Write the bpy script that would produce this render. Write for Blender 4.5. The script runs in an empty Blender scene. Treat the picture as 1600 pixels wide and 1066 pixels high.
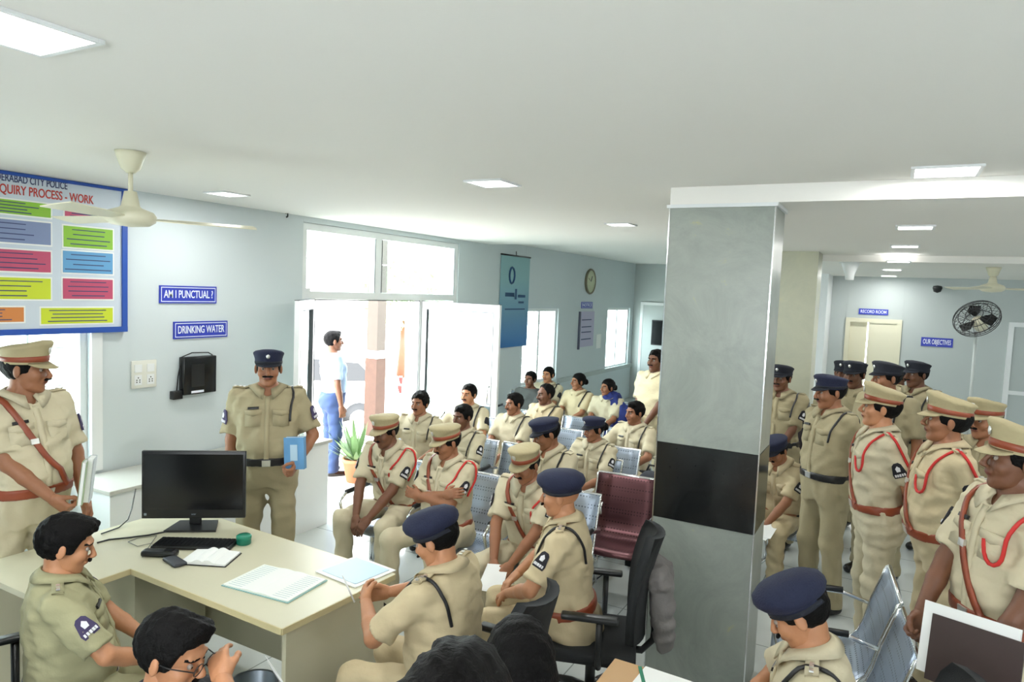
import bpy, bmesh, math, random
import numpy as np
from mathutils import Vector, Matrix
random.seed(7)
# ---------------------------------------------------------------- camera, world, lights, exposure
sc = bpy.context.scene
C = sc.collection
CAMH = 2.3
_a = np.array([600., 55.]); _b = np.array([-2000., 160.])
FPX = math.sqrt(-(_a @ _b))
_Y = np.array([_a[0], _a[1], -FPX]); _Y /= np.linalg.norm(_Y)
_X = -np.array([_b[0], _b[1], -FPX]); _X /= np.linalg.norm(_X)
RC = np.stack([_X, _Y, np.cross(_X, _Y)])
cam_d = bpy.data.cameras.new('camera'); cam = bpy.data.objects.new('camera', cam_d); C.objects.link(cam)
cam_d.lens = FPX / 1600 * 36; cam_d.sensor_width = 36; cam_d.clip_start = .05; cam_d.clip_end = 200
_m = Matrix(RC.tolist()).to_4x4(); _m.translation = (0, 0, CAMH); cam.matrix_world = _m
sc.camera = cam
def ray(px, py): return RC @ np.array([(px - 800) / FPX, (533 - py) / FPX, -1.])
def _hit(px, py, ax, v):
    d = ray(px, py); o = np.array([0, 0, CAMH]); return o + d * ((v - o[ax]) / d[ax])
def at_z(px, py, z): return _hit(px, py, 2, z)
def at_x(px, py, x): return _hit(px, py, 0, x)
def at_y(px, py, y): return _hit(px, py, 1, y)

sc.view_settings.view_transform = 'Standard'; sc.view_settings.look = 'None'
sc.view_settings.gamma = 1; sc.view_settings.use_curve_mapping = False
sc.view_settings.exposure = 0.1
w = bpy.data.worlds.new('world'); sc.world = w; w.use_nodes = True
bg = w.node_tree.nodes['Background']; bg.inputs[0].default_value = (.93, .97, 1, 1); bg.inputs[1].default_value = 15
sc.cycles.max_bounces = 6; sc.cycles.diffuse_bounces = 4; sc.cycles.glossy_bounces = 3
sc.cycles.transmission_bounces = 4; sc.cycles.transparent_max_bounces = 8
sc.cycles.sample_clamp_indirect = 6
LAMP_W = 15
LAMPS = []  # filled by the ceiling light builder
def daylight(name, loc, rot, sx, sy, power):
    l = bpy.data.lights.new(name, 'AREA'); l.shape = 'RECTANGLE'; l.size = sx; l.size_y = sy
    l.energy = power; l.color = (.92, .97, 1)
    o = bpy.data.objects.new(name, l); C.objects.link(o); o.location = loc; o.rotation_euler = rot; l.cycles.is_portal = True
    return o
# portals that guide the daylight coming through the entrance glazing and the windows of the left wall
daylight('daylight_entrance', (-5.45, 6.45, 1.5), (0, -math.pi / 2, 0), 2.7, 2.6, 480)
daylight('daylight_fill_behind', (.4, -2.75, 1.9), (math.pi / 2, 0, math.pi), 4.6, .95, 100)  # portal for the added opening behind the camera, frontal fill
daylight('daylight_window', (-5.45, 1.9, 1.4), (0, -math.pi / 2, 0), 1.0, 1.8, 40)
daylight('daylight_rear_window', (-5.45, 10.4, 1.4), (0, -math.pi / 2, 0), 1.1, 1.1, 34)

# ---------------------------------------------------------------- materials
def mat(name, col, rough=.6, metal=0., bump=0., bscale=60., var=0., vscale=4., spec=.5, emis=None, coat=0., alpha=None, trans=0.):
    m = bpy.data.materials.new(name); m.use_nodes = True; n = m.node_tree.nodes; k = m.node_tree.links
    b = n['Principled BSDF']; b.inputs['Base Color'].default_value = (*col, 1)
    b.inputs['Roughness'].default_value = rough; b.inputs['Metallic'].default_value = metal
    b.inputs['Specular IOR Level'].default_value = spec; b.inputs['Coat Weight'].default_value = coat
    b.inputs['Transmission Weight'].default_value = trans
    tc = n.new('ShaderNodeTexCoord')
    if bump:
        t = n.new('ShaderNodeTexNoise'); t.inputs['Scale'].default_value = bscale; t.inputs['Detail'].default_value = 4
        u = n.new('ShaderNodeBump'); u.inputs['Strength'].default_value = bump; u.inputs['Distance'].default_value = .01
        k.new(tc.outputs['Object'], t.inputs['Vector']); k.new(t.outputs[0], u.inputs['Height']); k.new(u.outputs[0], b.inputs['Normal'])
    if var:
        t = n.new('ShaderNodeTexNoise'); t.inputs['Scale'].default_value = vscale; t.inputs['Detail'].default_value = 5
        r = n.new('ShaderNodeMix'); r.data_type = 'RGBA'
        r.inputs[6].default_value = (*[max(0, c * (1 - var)) for c in col], 1); r.inputs[7].default_value = (*[min(1, c * (1 + var)) for c in col], 1)
        k.new(tc.outputs['Object'], t.inputs['Vector']); k.new(t.outputs[0], r.inputs[0]); k.new(r.outputs[2], b.inputs['Base Color'])
    if emis: b.inputs['Emission Color'].default_value = (*col, 1); b.inputs['Emission Strength'].default_value = emis
    if alpha is not None: b.inputs['Alpha'].default_value = alpha
    return m
def glass(name, tint=(.9, .97, .97), clear=.86):
    m = bpy.data.materials.new(name); m.use_nodes = True; n = m.node_tree.nodes; k = m.node_tree.links; n.clear()
    o = n.new('ShaderNodeOutputMaterial'); g = n.new('ShaderNodeBsdfGlossy'); g.inputs['Roughness'].default_value = .02
    t = n.new('ShaderNodeBsdfTransparent'); t.inputs[0].default_value = (*tint, 1); x = n.new('ShaderNodeMixShader'); x.inputs[0].default_value = 1 - clear
    k.new(t.outputs[0], x.inputs[1]); k.new(g.outputs[0], x.inputs[2]); k.new(x.outputs[0], o.inputs[0]); return m
def S(r, g, b): return tuple(((c / 255 + .055) / 1.055) ** 2.4 if c > 10 else c / 3294.6 for c in (r, g, b))
M = {}
M['wall'] = mat('painted_wall', S(208, 217, 219), .55, bump=.02, bscale=25, var=.02, vscale=1.2)
M['wallgrey'] = mat('grey_painted_wall', S(186, 194, 192), .5, var=.02)
M['ceil'] = mat('ceiling_paint', S(245, 243, 237), .75, var=.015, vscale=.8)
M['white'] = mat('white_frame', S(235, 238, 238), .35)
M['offwhite'] = mat('offwhite_plastic', S(226, 226, 216), .4)
M['cream'] = mat('cream_enamel', S(226, 222, 196), .35)
M['black'] = mat('black_plastic', S(24, 26, 28), .35)
M['blackmat'] = mat('black_fabric', S(30, 33, 35), .85, bump=.3, bscale=300)
M['screen'] = mat('black_screen', S(16, 18, 20), .18)
M['chrome'] = mat('chrome', (.75, .77, .78), .18, 1.)
M['steel'] = mat('perforated_steel', S(150, 162, 176), .35, .75)
M['maroonsteel'] = mat('maroon_steel', S(84, 52, 58), .3, .5)
M['wood'] = mat('desk_laminate', S(200, 196, 170), .42, var=.05, vscale=3)
M['wooddark'] = mat('brown_wood', S(96, 60, 38), .5, var=.2, vscale=8)
M['edge'] = mat('desk_edge_band', S(206, 194, 150), .5)
M['paper'] = mat('paper', S(240, 242, 240), .8)
M['paperblue'] = mat('pale_blue_sheet', S(176, 204, 222), .45)
M['bookblue'] = mat('blue_book_cover', S(96, 150, 196), .45, var=.15, vscale=14)
M['sign'] = mat('blue_sign', S(46, 62, 176), .4)
M['signtext'] = mat('sign_lettering', S(235, 240, 250), .5)
M['khaki'] = [mat('khaki_cloth', S(158, 147, 116), .85, bump=.55, bscale=18, var=.05, vscale=9),
              mat('khaki_cloth_warm', S(197, 181, 146), .85, bump=.55, bscale=18, var=.05, vscale=9),
              mat('khaki_cloth_green', S(160, 157, 122), .85, bump=.55, bscale=18, var=.05, vscale=9),
              mat('khaki_cloth_pale', S(198, 188, 159), .85, bump=.55, bscale=18, var=.05, vscale=9)]
M['capkhaki'] = mat('khaki_cap_cloth', S(172, 160, 124), .8, bump=.3, bscale=60, var=.05, vscale=12)
M['skin'] = [mat('skin_brown', S(150, 100, 70), .5, bump=.12, bscale=90, var=.08, vscale=18),
             mat('skin_dark', S(112, 72, 50), .5, bump=.12, bscale=90, var=.08, vscale=18),
             mat('skin_tan', S(182, 128, 92), .5, bump=.12, bscale=90, var=.08, vscale=18)]
M['lip'] = mat('lips', S(116, 62, 52), .5)
M['eye'] = mat('eye_white', S(150, 138, 128), .4)
M['iris'] = mat('iris', S(24, 16, 12), .2)
M['hair'] = mat('black_hair', S(13, 12, 12), .6, bump=.5, bscale=120, spec=.12)
M['hairbrown'] = mat('dark_brown_hair', S(40, 30, 26), .5, bump=.7, bscale=110)
M['navy'] = mat('navy_wool', S(25, 31, 58), .85, bump=.3, bscale=140, var=.1, vscale=20)
M['navydark'] = mat('dark_navy_wool', S(24, 28, 40), .8, bump=.3, bscale=140)
M['silver'] = mat('silver_badge', (.8, .8, .78), .3, .8)
M['brown'] = mat('brown_leather', S(140, 66, 40), .4, var=.1, vscale=20)
M['beltblack'] = mat('black_leather', S(26, 26, 28), .35)
M['red'] = mat('red_cord', S(196, 40, 36), .6)
M['patch'] = mat('black_badge_cloth', S(28, 28, 36), .8)
M['patchpurple'] = mat('purple_badge_cloth', S(66, 58, 92), .8)
M['patchwhite'] = mat('white_embroidery', S(226, 226, 230), .8)
M['shoeblack'] = mat('black_shoe_leather', S(26, 24, 24), .25)
M['shoebrown'] = mat('brown_shoe_leather', S(120, 66, 44), .3)
M['glass'] = glass('window_glass')

# ---------------------------------------------------------------- mesh helpers
def new_mesh(name, V, Fs, mi=None, smooth=False):
    me = bpy.data.meshes.new(name)
    V = np.asarray(V, dtype=np.float32); me.vertices.add(len(V)); me.vertices.foreach_set('co', V.ravel())
    if isinstance(Fs, np.ndarray):
        n, k = Fs.shape; st = np.arange(n) * k; idx = Fs.ravel(); 
    else:
        ln = [len(f) for f in Fs]; n = len(Fs); st = np.concatenate([[0], np.cumsum(ln)[:-1]]) if n else np.array([]); idx = np.array([i for f in Fs for i in f])
    me.loops.add(len(idx)); me.loops.foreach_set('vertex_index', idx.astype(np.int32))
    me.polygons.add(n); me.polygons.foreach_set('loop_start', st.astype(np.int32))
    if mi is not None: me.polygons.foreach_set('material_index', np.asarray(mi, dtype=np.int32))
    me.polygons.foreach_set('use_smooth', np.full(n, bool(smooth)))
    me.update(calc_edges=True); me.validate(); return me
def link(name, me, mats, parent=None, loc=None, rot=None):
    o = bpy.data.objects.new(name, me); C.objects.link(o)
    for m in (mats if isinstance(mats, (list, tuple)) else [mats]): me.materials.append(m)
    if parent: o.parent = parent
    if loc is not None: o.location = loc
    if rot is not None: o.rotation_euler = rot
    return o
def tag(o, label, cat, group=None, kind=None):
    o['label'] = label; o['category'] = cat
    if group: o['group'] = group
    if kind: o['kind'] = kind
    return o
def thing(name, label, cat, loc=(0, 0, 0), rz=0, group=None):
    o = bpy.data.objects.new(name, None); o.empty_display_size = .1; C.objects.link(o); o.location = loc; o.rotation_euler = (0, 0, rz)
    return tag(o, label, cat, group)
class MB:
    """collects shapes into one mesh"""
    def __init__(s): s.V = []; s.F = []; s.MI = []; s.SM = []
    def add(s, V, Fs, mi=0, sm=False):
        o = len(s.V); s.V += [tuple(v) for v in V]; s.F += [[i + o for i in f] for f in Fs]; s.MI += [mi] * len(Fs); s.SM += [sm] * len(Fs); return s
    def box(s, c, d, mi=0, R=None, bev=0.):
        bm = bmesh.new(); bmesh.ops.create_cube(bm, size=1)
        for v in bm.verts: v.co = Vector((v.co.x * d[0], v.co.y * d[1], v.co.z * d[2]))
        if bev: bmesh.ops.bevel(bm, geom=bm.edges[:], offset=bev, segments=2, affect='EDGES', profile=.6)
        if R is not None: bmesh.ops.transform(bm, matrix=(R if len(R) == 4 else R.to_4x4()), verts=bm.verts)
        bm.verts.index_update()
        s.add([v.co + Vector(c) for v in bm.verts], [[v.index for v in f.verts] for f in bm.faces], mi, bev > 0); bm.free(); return s
    def bx(s, x0, x1, y0, y1, z0, z1, mi=0, bev=0.):
        s.k = getattr(s, 'k', -1) + 1; e = (s.k % 6) * .0002; x0 += e; y0 += e; z0 += e * (z0 > .01); x1 -= e; y1 -= e; z1 -= e
        return s.box(((x0 + x1) / 2, (y0 + y1) / 2, (z0 + z1) / 2), (abs(x1 - x0), abs(y1 - y0), abs(z1 - z0)), mi, None, bev)
    def tube(s, pts, r, n=8, mi=0, caps=True):
        pts = [Vector(p) for p in pts]; m = len(pts); rs = r if isinstance(r, (list, tuple)) else [r] * m
        V = []; up = None
        for i, p in enumerate(pts):
            t = (pts[min(i + 1, m - 1)] - pts[max(i - 1, 0)]).normalized()
            if up is None: up = Vector((0, 0, 1)) if abs(t.z) < .9 else Vector((1, 0, 0))
            x = t.cross(up).normalized(); up = x.cross(t).normalized()
            for j in range(n):
                a = 2 * math.pi * j / n; V.append(p + (x * math.cos(a) + up * math.sin(a)) * rs[i])
        F_ = [[i * n + j, i * n + (j + 1) % n, (i + 1) * n + (j + 1) % n, (i + 1) * n + j] for i in range(m - 1) for j in range(n)]
        if caps: F_ += [list(range(n))[::-1], [(m - 1) * n + j for j in range(n)]]
        return s.add(V, F_, mi, True)
    def lathe(s, prof, n=24, mi=0, sx=1., sy=1., c=(0, 0, 0), fn=None, sm=True):
        V = []
        for (r, z) in prof:
            for j in range(n):
                a = 2 * math.pi * j / n; p = (r * math.cos(a) * sx, r * math.sin(a) * sy, z)
                if fn: p = fn(*p)
                V.append((p[0] + c[0], p[1] + c[1], p[2] + c[2]))
        m = len(prof)
        F_ = [[i * n + j, i * n + (j + 1) % n, (i + 1) * n + (j + 1) % n, (i + 1) * n + j] for i in range(m - 1) for j in range(n)]
        return s.add(V, F_, mi, sm)
    def prism(s, poly, z0, z1, mi=0):
        n = len(poly); V = [(x, y, z0) for x, y in poly] + [(x, y, z1) for x, y in poly]
        return s.add(V, [list(range(n))[::-1], list(range(n, 2 * n))] + [[i, (i + 1) % n, n + (i + 1) % n, n + i] for i in range(n)], mi)
    def build(s, name, mats, parent=None, loc=None, rot=None):
        me = new_mesh(name, s.V, s.F, s.MI); me.polygons.foreach_set('use_smooth', s.SM)
        return link(name, me, mats, parent, loc, rot)
def rnd_tex(s, x=0): return Matrix.Rotation(x, 3, 'Z')
def text_mesh(name, body, size, m, parent=None, M4=None, align='CENTER', depth=.002, sx=1.):
    cu = bpy.data.curves.new(name, 'FONT'); cu.body = body; cu.size = size; cu.align_x = align; cu.align_y = 'CENTER'; cu.extrude = depth; cu.offset = size * .012
    t = bpy.data.objects.new(name, cu); C.objects.link(t); dg = bpy.context.evaluated_depsgraph_get(); dg.update()
    me = bpy.data.meshes.new_from_object(t.evaluated_get(dg)); me.name = name
    bpy.data.objects.remove(t); bpy.data.curves.remove(cu)
    T = (M4 or Matrix()) @ Matrix.Diagonal((sx, 1, 1, 1)); me.transform(T); me.materials.clear()
    return link(name, me, m, parent)

# ---------------------------------------------------------------- implicit surfaces
def smin(a, b, k):
    if k <= 0: return np.minimum(a, b)
    h = np.clip(.5 + .5 * (b - a) / k, 0, 1); return b * (1 - h) + a * h - k * h * (1 - h)
def cone(a, b, ra, rb, k=.03):
    a = np.array(a, float); b = np.array(b, float); ba = b - a; l = max(ba @ ba, 1e-9); R_ = max(ra, rb) + .05
    def f(P):
        pa = P - a; h = np.clip(pa @ ba / l, 0, 1); return np.linalg.norm(pa - h[:, None] * ba, axis=1) - (ra + (rb - ra) * h)
    return f, np.minimum(a, b) - R_, np.maximum(a, b) + R_, k
def ell(c, r, k=.02, R_=None):
    c = np.array(c, float); r = np.array(r, float)
    def f(P):
        q = P - c
        if R_ is not None: q = q @ R_
        q = q / r; n = np.linalg.norm(q, axis=1); return (n - 1) * r.min() * .999 if False else n * (n - 1) / (np.linalg.norm(q / r, axis=1) + 1e-9)
    m = r.max() + .05; return f, c - m, c + m, k
def sdf_union(prims, P, far=.3):
    d = np.full(len(P), far)
    for f, lo, hi, k in prims:
        m = np.all((P > lo) & (P < hi), axis=1)
        if m.any(): d[m] = smin(d[m], f(P[m]), k)
    return d
CORN = [(0,0,0),(1,0,0),(0,1,0),(1,1,0),(0,0,1),(1,0,1),(0,1,1),(1,1,1)]
EDG = [(0,1),(2,3),(4,5),(6,7),(0,2),(1,3),(4,6),(5,7),(0,4),(1,5),(2,6),(3,7)]
def nets(fn, lo, hi, h):
    lo = np.array(lo, float); hi = np.array(hi, float); n = np.ceil((hi - lo) / h).astype(int) + 1
    ax = [lo[i] + h * np.arange(n[i]) for i in range(3)]
    G = np.stack(np.meshgrid(*ax, indexing='ij'), -1).reshape(-1, 3); s = fn(G).reshape(n)
    cs = np.stack([s[i:n[0]-1+i, j:n[1]-1+j, k:n[2]-1+k] for i, j, k in CORN], -1); ins = cs < 0
    mix = ins.any(-1) & ~ins.all(-1); ci = np.argwhere(mix); cv = cs[mix]
    acc = np.zeros((len(ci), 3)); cnt = np.zeros(len(ci)); co = np.array(CORN, float)
    for a, b in EDG:
        A = cv[:, a]; B = cv[:, b]; x = (A < 0) != (B < 0); t = np.where(x, A / np.where(x, A - B, 1), 0)[:, None]
        acc += x[:, None] * (co[a] + (co[b] - co[a]) * t); cnt += x
    V = lo + (ci + acc / cnt[:, None]) * h
    idx = np.full(mix.shape, -1); idx[mix] = np.arange(len(ci)); F_ = []
    for axn in range(3):
        sl0 = [slice(None)] * 3; sl1 = [slice(None)] * 3; sl0[axn] = slice(0, n[axn]-1); sl1[axn] = slice(1, n[axn])
        a = s[tuple(sl0)] < 0; b = s[tuple(sl1)] < 0; e = np.argwhere(a != b); u, v = [(1, 2), (2, 0), (0, 1)][axn]
        ok = (e[:, u] > 0) & (e[:, v] > 0) & (e[:, u] < n[u]-1) & (e[:, v] < n[v]-1); e = e[ok]
        if not len(e): continue
        def I(du, dv):
            q = e.copy(); q[:, u] -= du; q[:, v] -= dv; return idx[q[:, 0], q[:, 1], q[:, 2]]
        Q = np.stack([I(1, 1), I(0, 1), I(0, 0), I(1, 0)], 1); fl = ~a[tuple(e.T)]; Q[fl] = Q[fl][:, ::-1]; F_.append(Q)
    F_ = np.concatenate(F_); return V, F_[(F_ >= 0).all(1)]
def wrinkle(seed, amp, lo=.07, hi=.16):
    r = np.random.RandomState(seed); D = r.randn(5, 3); D /= np.linalg.norm(D, axis=1)[:, None]; W = 2 * np.pi / r.uniform(lo, hi, 5); ph = r.uniform(0, 6, 5)
    def f(P):
        x = 0
        for d, w_, p in zip(D, W, ph): x = x + np.sin(P @ d * w_ + p + 1.3 * np.sin(P[:, 2] * 17 + p))
        return x * amp / 2.2
    return f
def rotx(a): c, s = math.cos(a), math.sin(a); return np.array([[1, 0, 0], [0, c, -s], [0, s, c]])
def rotz(a): c, s = math.cos(a), math.sin(a); return np.array([[c, -s, 0], [s, c, 0], [0, 0, 1]])
def roty(a): c, s = math.cos(a), math.sin(a); return np.array([[c, 0, s], [0, 1, 0], [-s, 0, c]])
# ---------------------------------------------------------------- people
def make_head(fem=False):
    j = .9 if fem else 1.
    pr = [ell((0, .012, .03), (.074, .093, .084), .0), ell((0, -.022, -.04), (.057 * j, .062, .066), .03), ell((0, -.062, -.092), (.026 * j, .022, .018), .02),
          ell((0, -.03, -.075), (.048 * j, .045, .03), .02), ell((0, -.078, .034), (.048, .014, .010), .015),
          cone((0, -.088, .016), (0, -.108, -.02), .007, .011, .01), ell((0, -.1, -.026), (.017, .012, .008), .006),
          ell((.042, -.058, -.02), (.022, .024, .024), .02), ell((-.042, -.058, -.02), (.022, .024, .024), .02),
          ell((0, -.083, -.048), (.026, .014, .014), .012)]
    for s in (-1, 1): pr.append(ell((s * .077, .012, -.002), (.009, .019, .031), .006, rotz(s * .35).T.T))
    sock = [ell((s * .031, -.097, .011), (.0165, .013, .0066), 0.) for s in (-1, 1)]
    def fn(P):
        d = sdf_union(pr, P, .2)
        for q in sock: d = -smin(-d, q[0](P), .01)
        return d
    V, F_ = nets(fn, (-.1, -.135, -.13), (.1, .12, .13), .0055 )
    cc = V[F_].mean(1); mi = np.zeros(len(F_), int)
    lip = (cc[:, 1] < -.08) & (np.abs(cc[:, 0]) < .024) & (np.abs(cc[:, 2] + .052) < .0085 * np.clip(1.25 - np.abs(cc[:, 0]) / .03, 0, 1)); mi[lip] = 1
    brow = (cc[:, 1] < -.06) & (np.abs(np.abs(cc[:, 0]) - .032) < .021) & (np.abs(cc[:, 2] - .034 + .12 * (np.abs(np.abs(cc[:, 0]) - .028))) < .0042); mi[brow] = 4
    Vs, Fl, ML = [V], [F_], [mi]; off = len(V)
    for s in (-1, 1):
        for (c, r, m_) in (((s * .031, -.0752, .0105), .0096, 2), ((s * .031, -.0805, .0100), .0053, 3)):
            bm = bmesh.new(); bmesh.ops.create_uvsphere(bm, u_segments=10, v_segments=8, radius=r); bmesh.ops.triangulate(bm, faces=bm.faces[:]); bm.verts.index_update()
            v = np.array([tuple(x.co) for x in bm.verts]) + c; f = np.array([[x.index for x in y.verts] + [y.verts[2].index] for y in bm.faces]); bm.free()
            Vs.append(v); Fl.append(f + off); ML.append(np.full(len(f), m_)); off += len(v)
    V = np.concatenate(Vs); F_ = np.concatenate(Fl)
    return V, F_, np.concatenate(ML)
def quads_list(F_): return [list(dict.fromkeys(f)) for f in F_.tolist()]
HEAD = {False: make_head(False), True: make_head(True)}
def make_hair(style):
    zl = ([-.11, -.09, -.05, -.032, -.005, .03, .1], [.095, .084, .056, -.005, -.012, -.045, -.062])
    if style == 'balding': zl = ([-.11, -.06, -.03, -.01, .0, .03, .1], [.2, .14, .06, .0, -.018, -.062, -.07])
    if style in ('bun', 'long'): zl = ([-.11, -.09, -.05, -.028, .01, .05, .1], [.085, .078, .045, -.02, -.05, -.085, -.09])
    t = .014 if style != 'thick' else .024
    pr = [ell((0, .014, .034), (.074 + t * .42, .093 + t, .084 + t), 0.)]
    if style in ('short', 'thick'): pr += [ell((.02, -.055, .105), (.05, .035, .02), .02)]
    if style == 'bun': pr += [ell((0, .125, .0), (.042, .034, .042), .01)]
    if style == 'long': pr += [cone((0, .06, 0), (0, .1, -.16), .075, .06, .03), cone((0, .1, -.16), (0, .11, -.40), .06, .03, .03)]
    wf = wrinkle(len(style) * 7, .0035 if style == 'thick' else .002, .02, .045)
    def fn(P):
        d = sdf_union(pr[:1 if style not in ('short', 'thick') else None], P, .2)
        lim = (np.interp(P[:, 1], *zl) - P[:, 2]) * .6
        d = np.maximum(d, lim)
        if style in ('bun', 'long'): d = smin(d, sdf_union(pr[1:], P, .2), .015)
        return d + wf(P)
    return nets(fn, (-.12, -.13, -.45 if style == 'long' else -.11), (.12, .19, .16), .0065)
HAIR = {}
def hair_me(style):
    if style not in HAIR:
        HAIR[style] = make_hair(style)
    return HAIR[style]
def make_hand(curl, spread=.0):
    pr = [cone((-.022, 0, -.02), (-.024, 0, -.082), .014, .012, .012), cone((-.008, 0, -.015), (-.008, 0, -.088), .015, .0125, .012),
          cone((.008, 0, -.015), (.008, 0, -.088), .015, .0125, .012), cone((.02, 0, -.02), (.024, 0, -.084), .016, .012, .012),
          cone((0, 0, .02), (0, 0, -.03), .024, .022, .015)]
    for x, L, sp in ((-.028, .056, -1), (-.0095, .07, -.35), (.0095, .074, .35), (.028, .068, 1)):
        p = np.array([x, 0, -.086]); a = .15
        for q in range(3):
            a += curl * (1., 1.1, .7)[q]; ln = L * (.44, .32, .26)[q]
            d = np.array([spread * sp, -math.sin(a), -math.cos(a)]); e = p + d * ln
            pr.append(cone(p, e, .0092 - .0009 * q, .0085 - .0009 * q, .004 if q else .006)); p = e
    tp = [np.array([.022, -.004, -.022]), np.array([.043, -.014, -.048]), np.array([.05, -.028 - curl * .01, -.074]), np.array([.044, -.042 - curl * .014, -.094])]
    for q in range(3): pr.append(cone(tp[q], tp[q + 1], (.015, .011, .0098)[q], (.011, .0098, .0085)[q], .006))
    return nets(lambda P: sdf_union(pr, P, .1), (-.065, -.12, -.19), (.08, .035, .05), .0048)
HANDS = {'relax': make_hand(.32, .04), 'grip': make_hand(.85, .02), 'flat': make_hand(.1, .07)}
PROF = dict(z=[-.14, -.06, .03, .12, .26, .38, .45, .495, .525], a=[.15, .168, .158, .152, .165, .18, .168, .115, .07], b=[.105, .118, .112, .112, .118, .118, .1, .078, .062], y=[0, 0, -.008, -.014, -.008, -.002, .004, .01, .01])
def torso_prim(o, R, off, belly=0., wid=1., k=.0, z0=-.14, z1=.525):
    Z = PROF['z']; A = np.array(PROF['a']) * wid + off; B = np.array(PROF['b']) + off + belly * np.array([0, .2, .8, 1, .6, .2, 0, 0, 0]); Yo = np.array(PROF['y']) - belly * np.array([0, .2, .8, 1, .5, .1, 0, 0, 0])
    def f(P):
        q = (P - o) @ R; z = q[:, 2]; a = np.interp(z, Z, A); b = np.interp(z, Z, B); y = np.interp(z, Z, Yo)
        u = np.abs(q[:, 0]) / a; v = np.abs(q[:, 1] - y) / b
        r = (u ** 2.35 + v ** 2.35) ** (1 / 2.35); d = (r - 1) * np.minimum(a, b)
        return np.maximum(d, np.maximum(z - z1, z0 - z))
    return f, o - 1., o + 1., k
def ik(Sh, W, L1, L2, pole):
    Sh = np.array(Sh, float); W = np.array(W, float); d = np.linalg.norm(W - Sh); u = (W - Sh) / d
    d = min(d, L1 + L2 - .004); W = Sh + u * d; a = (L1 * L1 - L2 * L2 + d * d) / (2 * d); h = math.sqrt(max(L1 * L1 - a * a, 0))
    v = np.array(pole, float); v -= u * (v @ u); v /= np.linalg.norm(v); return Sh + u * a + v * h, W
ARM = {  # right then left wrist in upright root space, pole
 'down': ((-.27, -.03, .80), (-.6, .8, 0), (.27, -.03, .80), (.6, .8, 0)),
 'back': ((-.07, .17, .93), (-1, .15, -.1), (.07, .19, .90), (1, .15, -.1)),
 'front': ((-.04, -.2, .86), (-.9, .3, -.4), (.05, -.21, .88), (.9, .3, -.4)),
 'lap': ((-.05, -.36, .64), (-1, .2, -.3), (.06, -.36, .66), (1, .2, -.3)),
 'knees': ((-.06, -.47, .52), (-1, .2, -.1), (.05, -.48, .53), (1, .2, -.1)),
 'cross': ((.10, -.22, .84), (-1, -.1, -.5), (-.10, -.25, .80), (1, -.1, -.5)),
 'thigh': ((-.13, -.34, .66), (-1, .3, 0), (.13, -.34, .66), (1, .3, 0)),
 'bookleft': ((-.27, -.03, .80), (-.6, .8, 0), (.15, -.2, 1.04), (.9, .4, -.2)),
 'desk': ((-.2, -.42, .76), (-1, .2, -.3), (.15, -.4, .74), (1, .2, -.3)),
 'belly': ((-.02, -.27, .95), (-1, .3, -.2), (.24, -.12, .84), (.8, .6, 0)),
}
def vnormal(f, P, e=.002):
    g = np.stack([f(P + np.eye(3)[i] * e) - f(P - np.eye(3)[i] * e) for i in range(3)], 1); return g / (np.linalg.norm(g, axis=1)[:, None] + 1e-9)
def snap(f, P, off):
    P = np.array(P, float)
    for _ in range(7):
        n = vnormal(f, P); P = P - n * np.clip(f(P) - off, -.03, .03)[:, None]
    return P, vnormal(f, P)
def dense(pts, n):
    pts = np.array(pts, float); l = np.concatenate([[0], np.cumsum(np.linalg.norm(np.diff(pts, axis=0), axis=1))]); t = np.linspace(0, l[-1], n)
    Q = np.stack([np.interp(t, l, pts[:, i]) for i in range(3)], 1)
    for _ in range(max(1, n // 6)): Q[1:-1] = (Q[:-2] + 2 * Q[1:-1] + Q[2:]) / 4
    return Q
def ribbon(f, pts, width, off, n=16, th=.004):
    P, N = snap(f, dense(pts, n), off); V = []
    T = np.gradient(P, axis=0); T /= np.linalg.norm(T, axis=1)[:, None]; Sd = np.cross(T, N)
    for p, nn, s_ in zip(P, N, Sd): V += [p - s_ * width / 2 - nn * .006, p - s_ * width / 2 + nn * th, p + s_ * width / 2 + nn * th, p + s_ * width / 2 - nn * .006]
    F_ = [[i * 4 + j, i * 4 + (j + 1) % 4, i * 4 + 4 + (j + 1) % 4, i * 4 + 4 + j] for i in range(n - 1) for j in range(4)] + [[0, 1, 2, 3], [4 * n - 1, 4 * n - 2, 4 * n - 3, 4 * n - 4]]
    return V, F_
def decal(f, c, ux, uy, poly, off, th=.003):
    """small shaped patch laid on a cloth surface: poly in (u,v) metres"""
    c = np.array(c, float); ux = np.array(ux, float); uy = np.array(uy, float); P0 = np.array([c + ux * u + uy * v for u, v in poly] + [c])
    P, N = snap(f, P0, off); n = len(poly); V = [p + q * th for p, q in zip(P, N)] + [p - q * .006 for p, q in zip(P, N)]
    return V, [[i, (i + 1) % n, n] for i in range(n)] + [[i, n + 1 + i, n + 1 + (i + 1) % n, (i + 1) % n] for i in range(n)]
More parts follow.
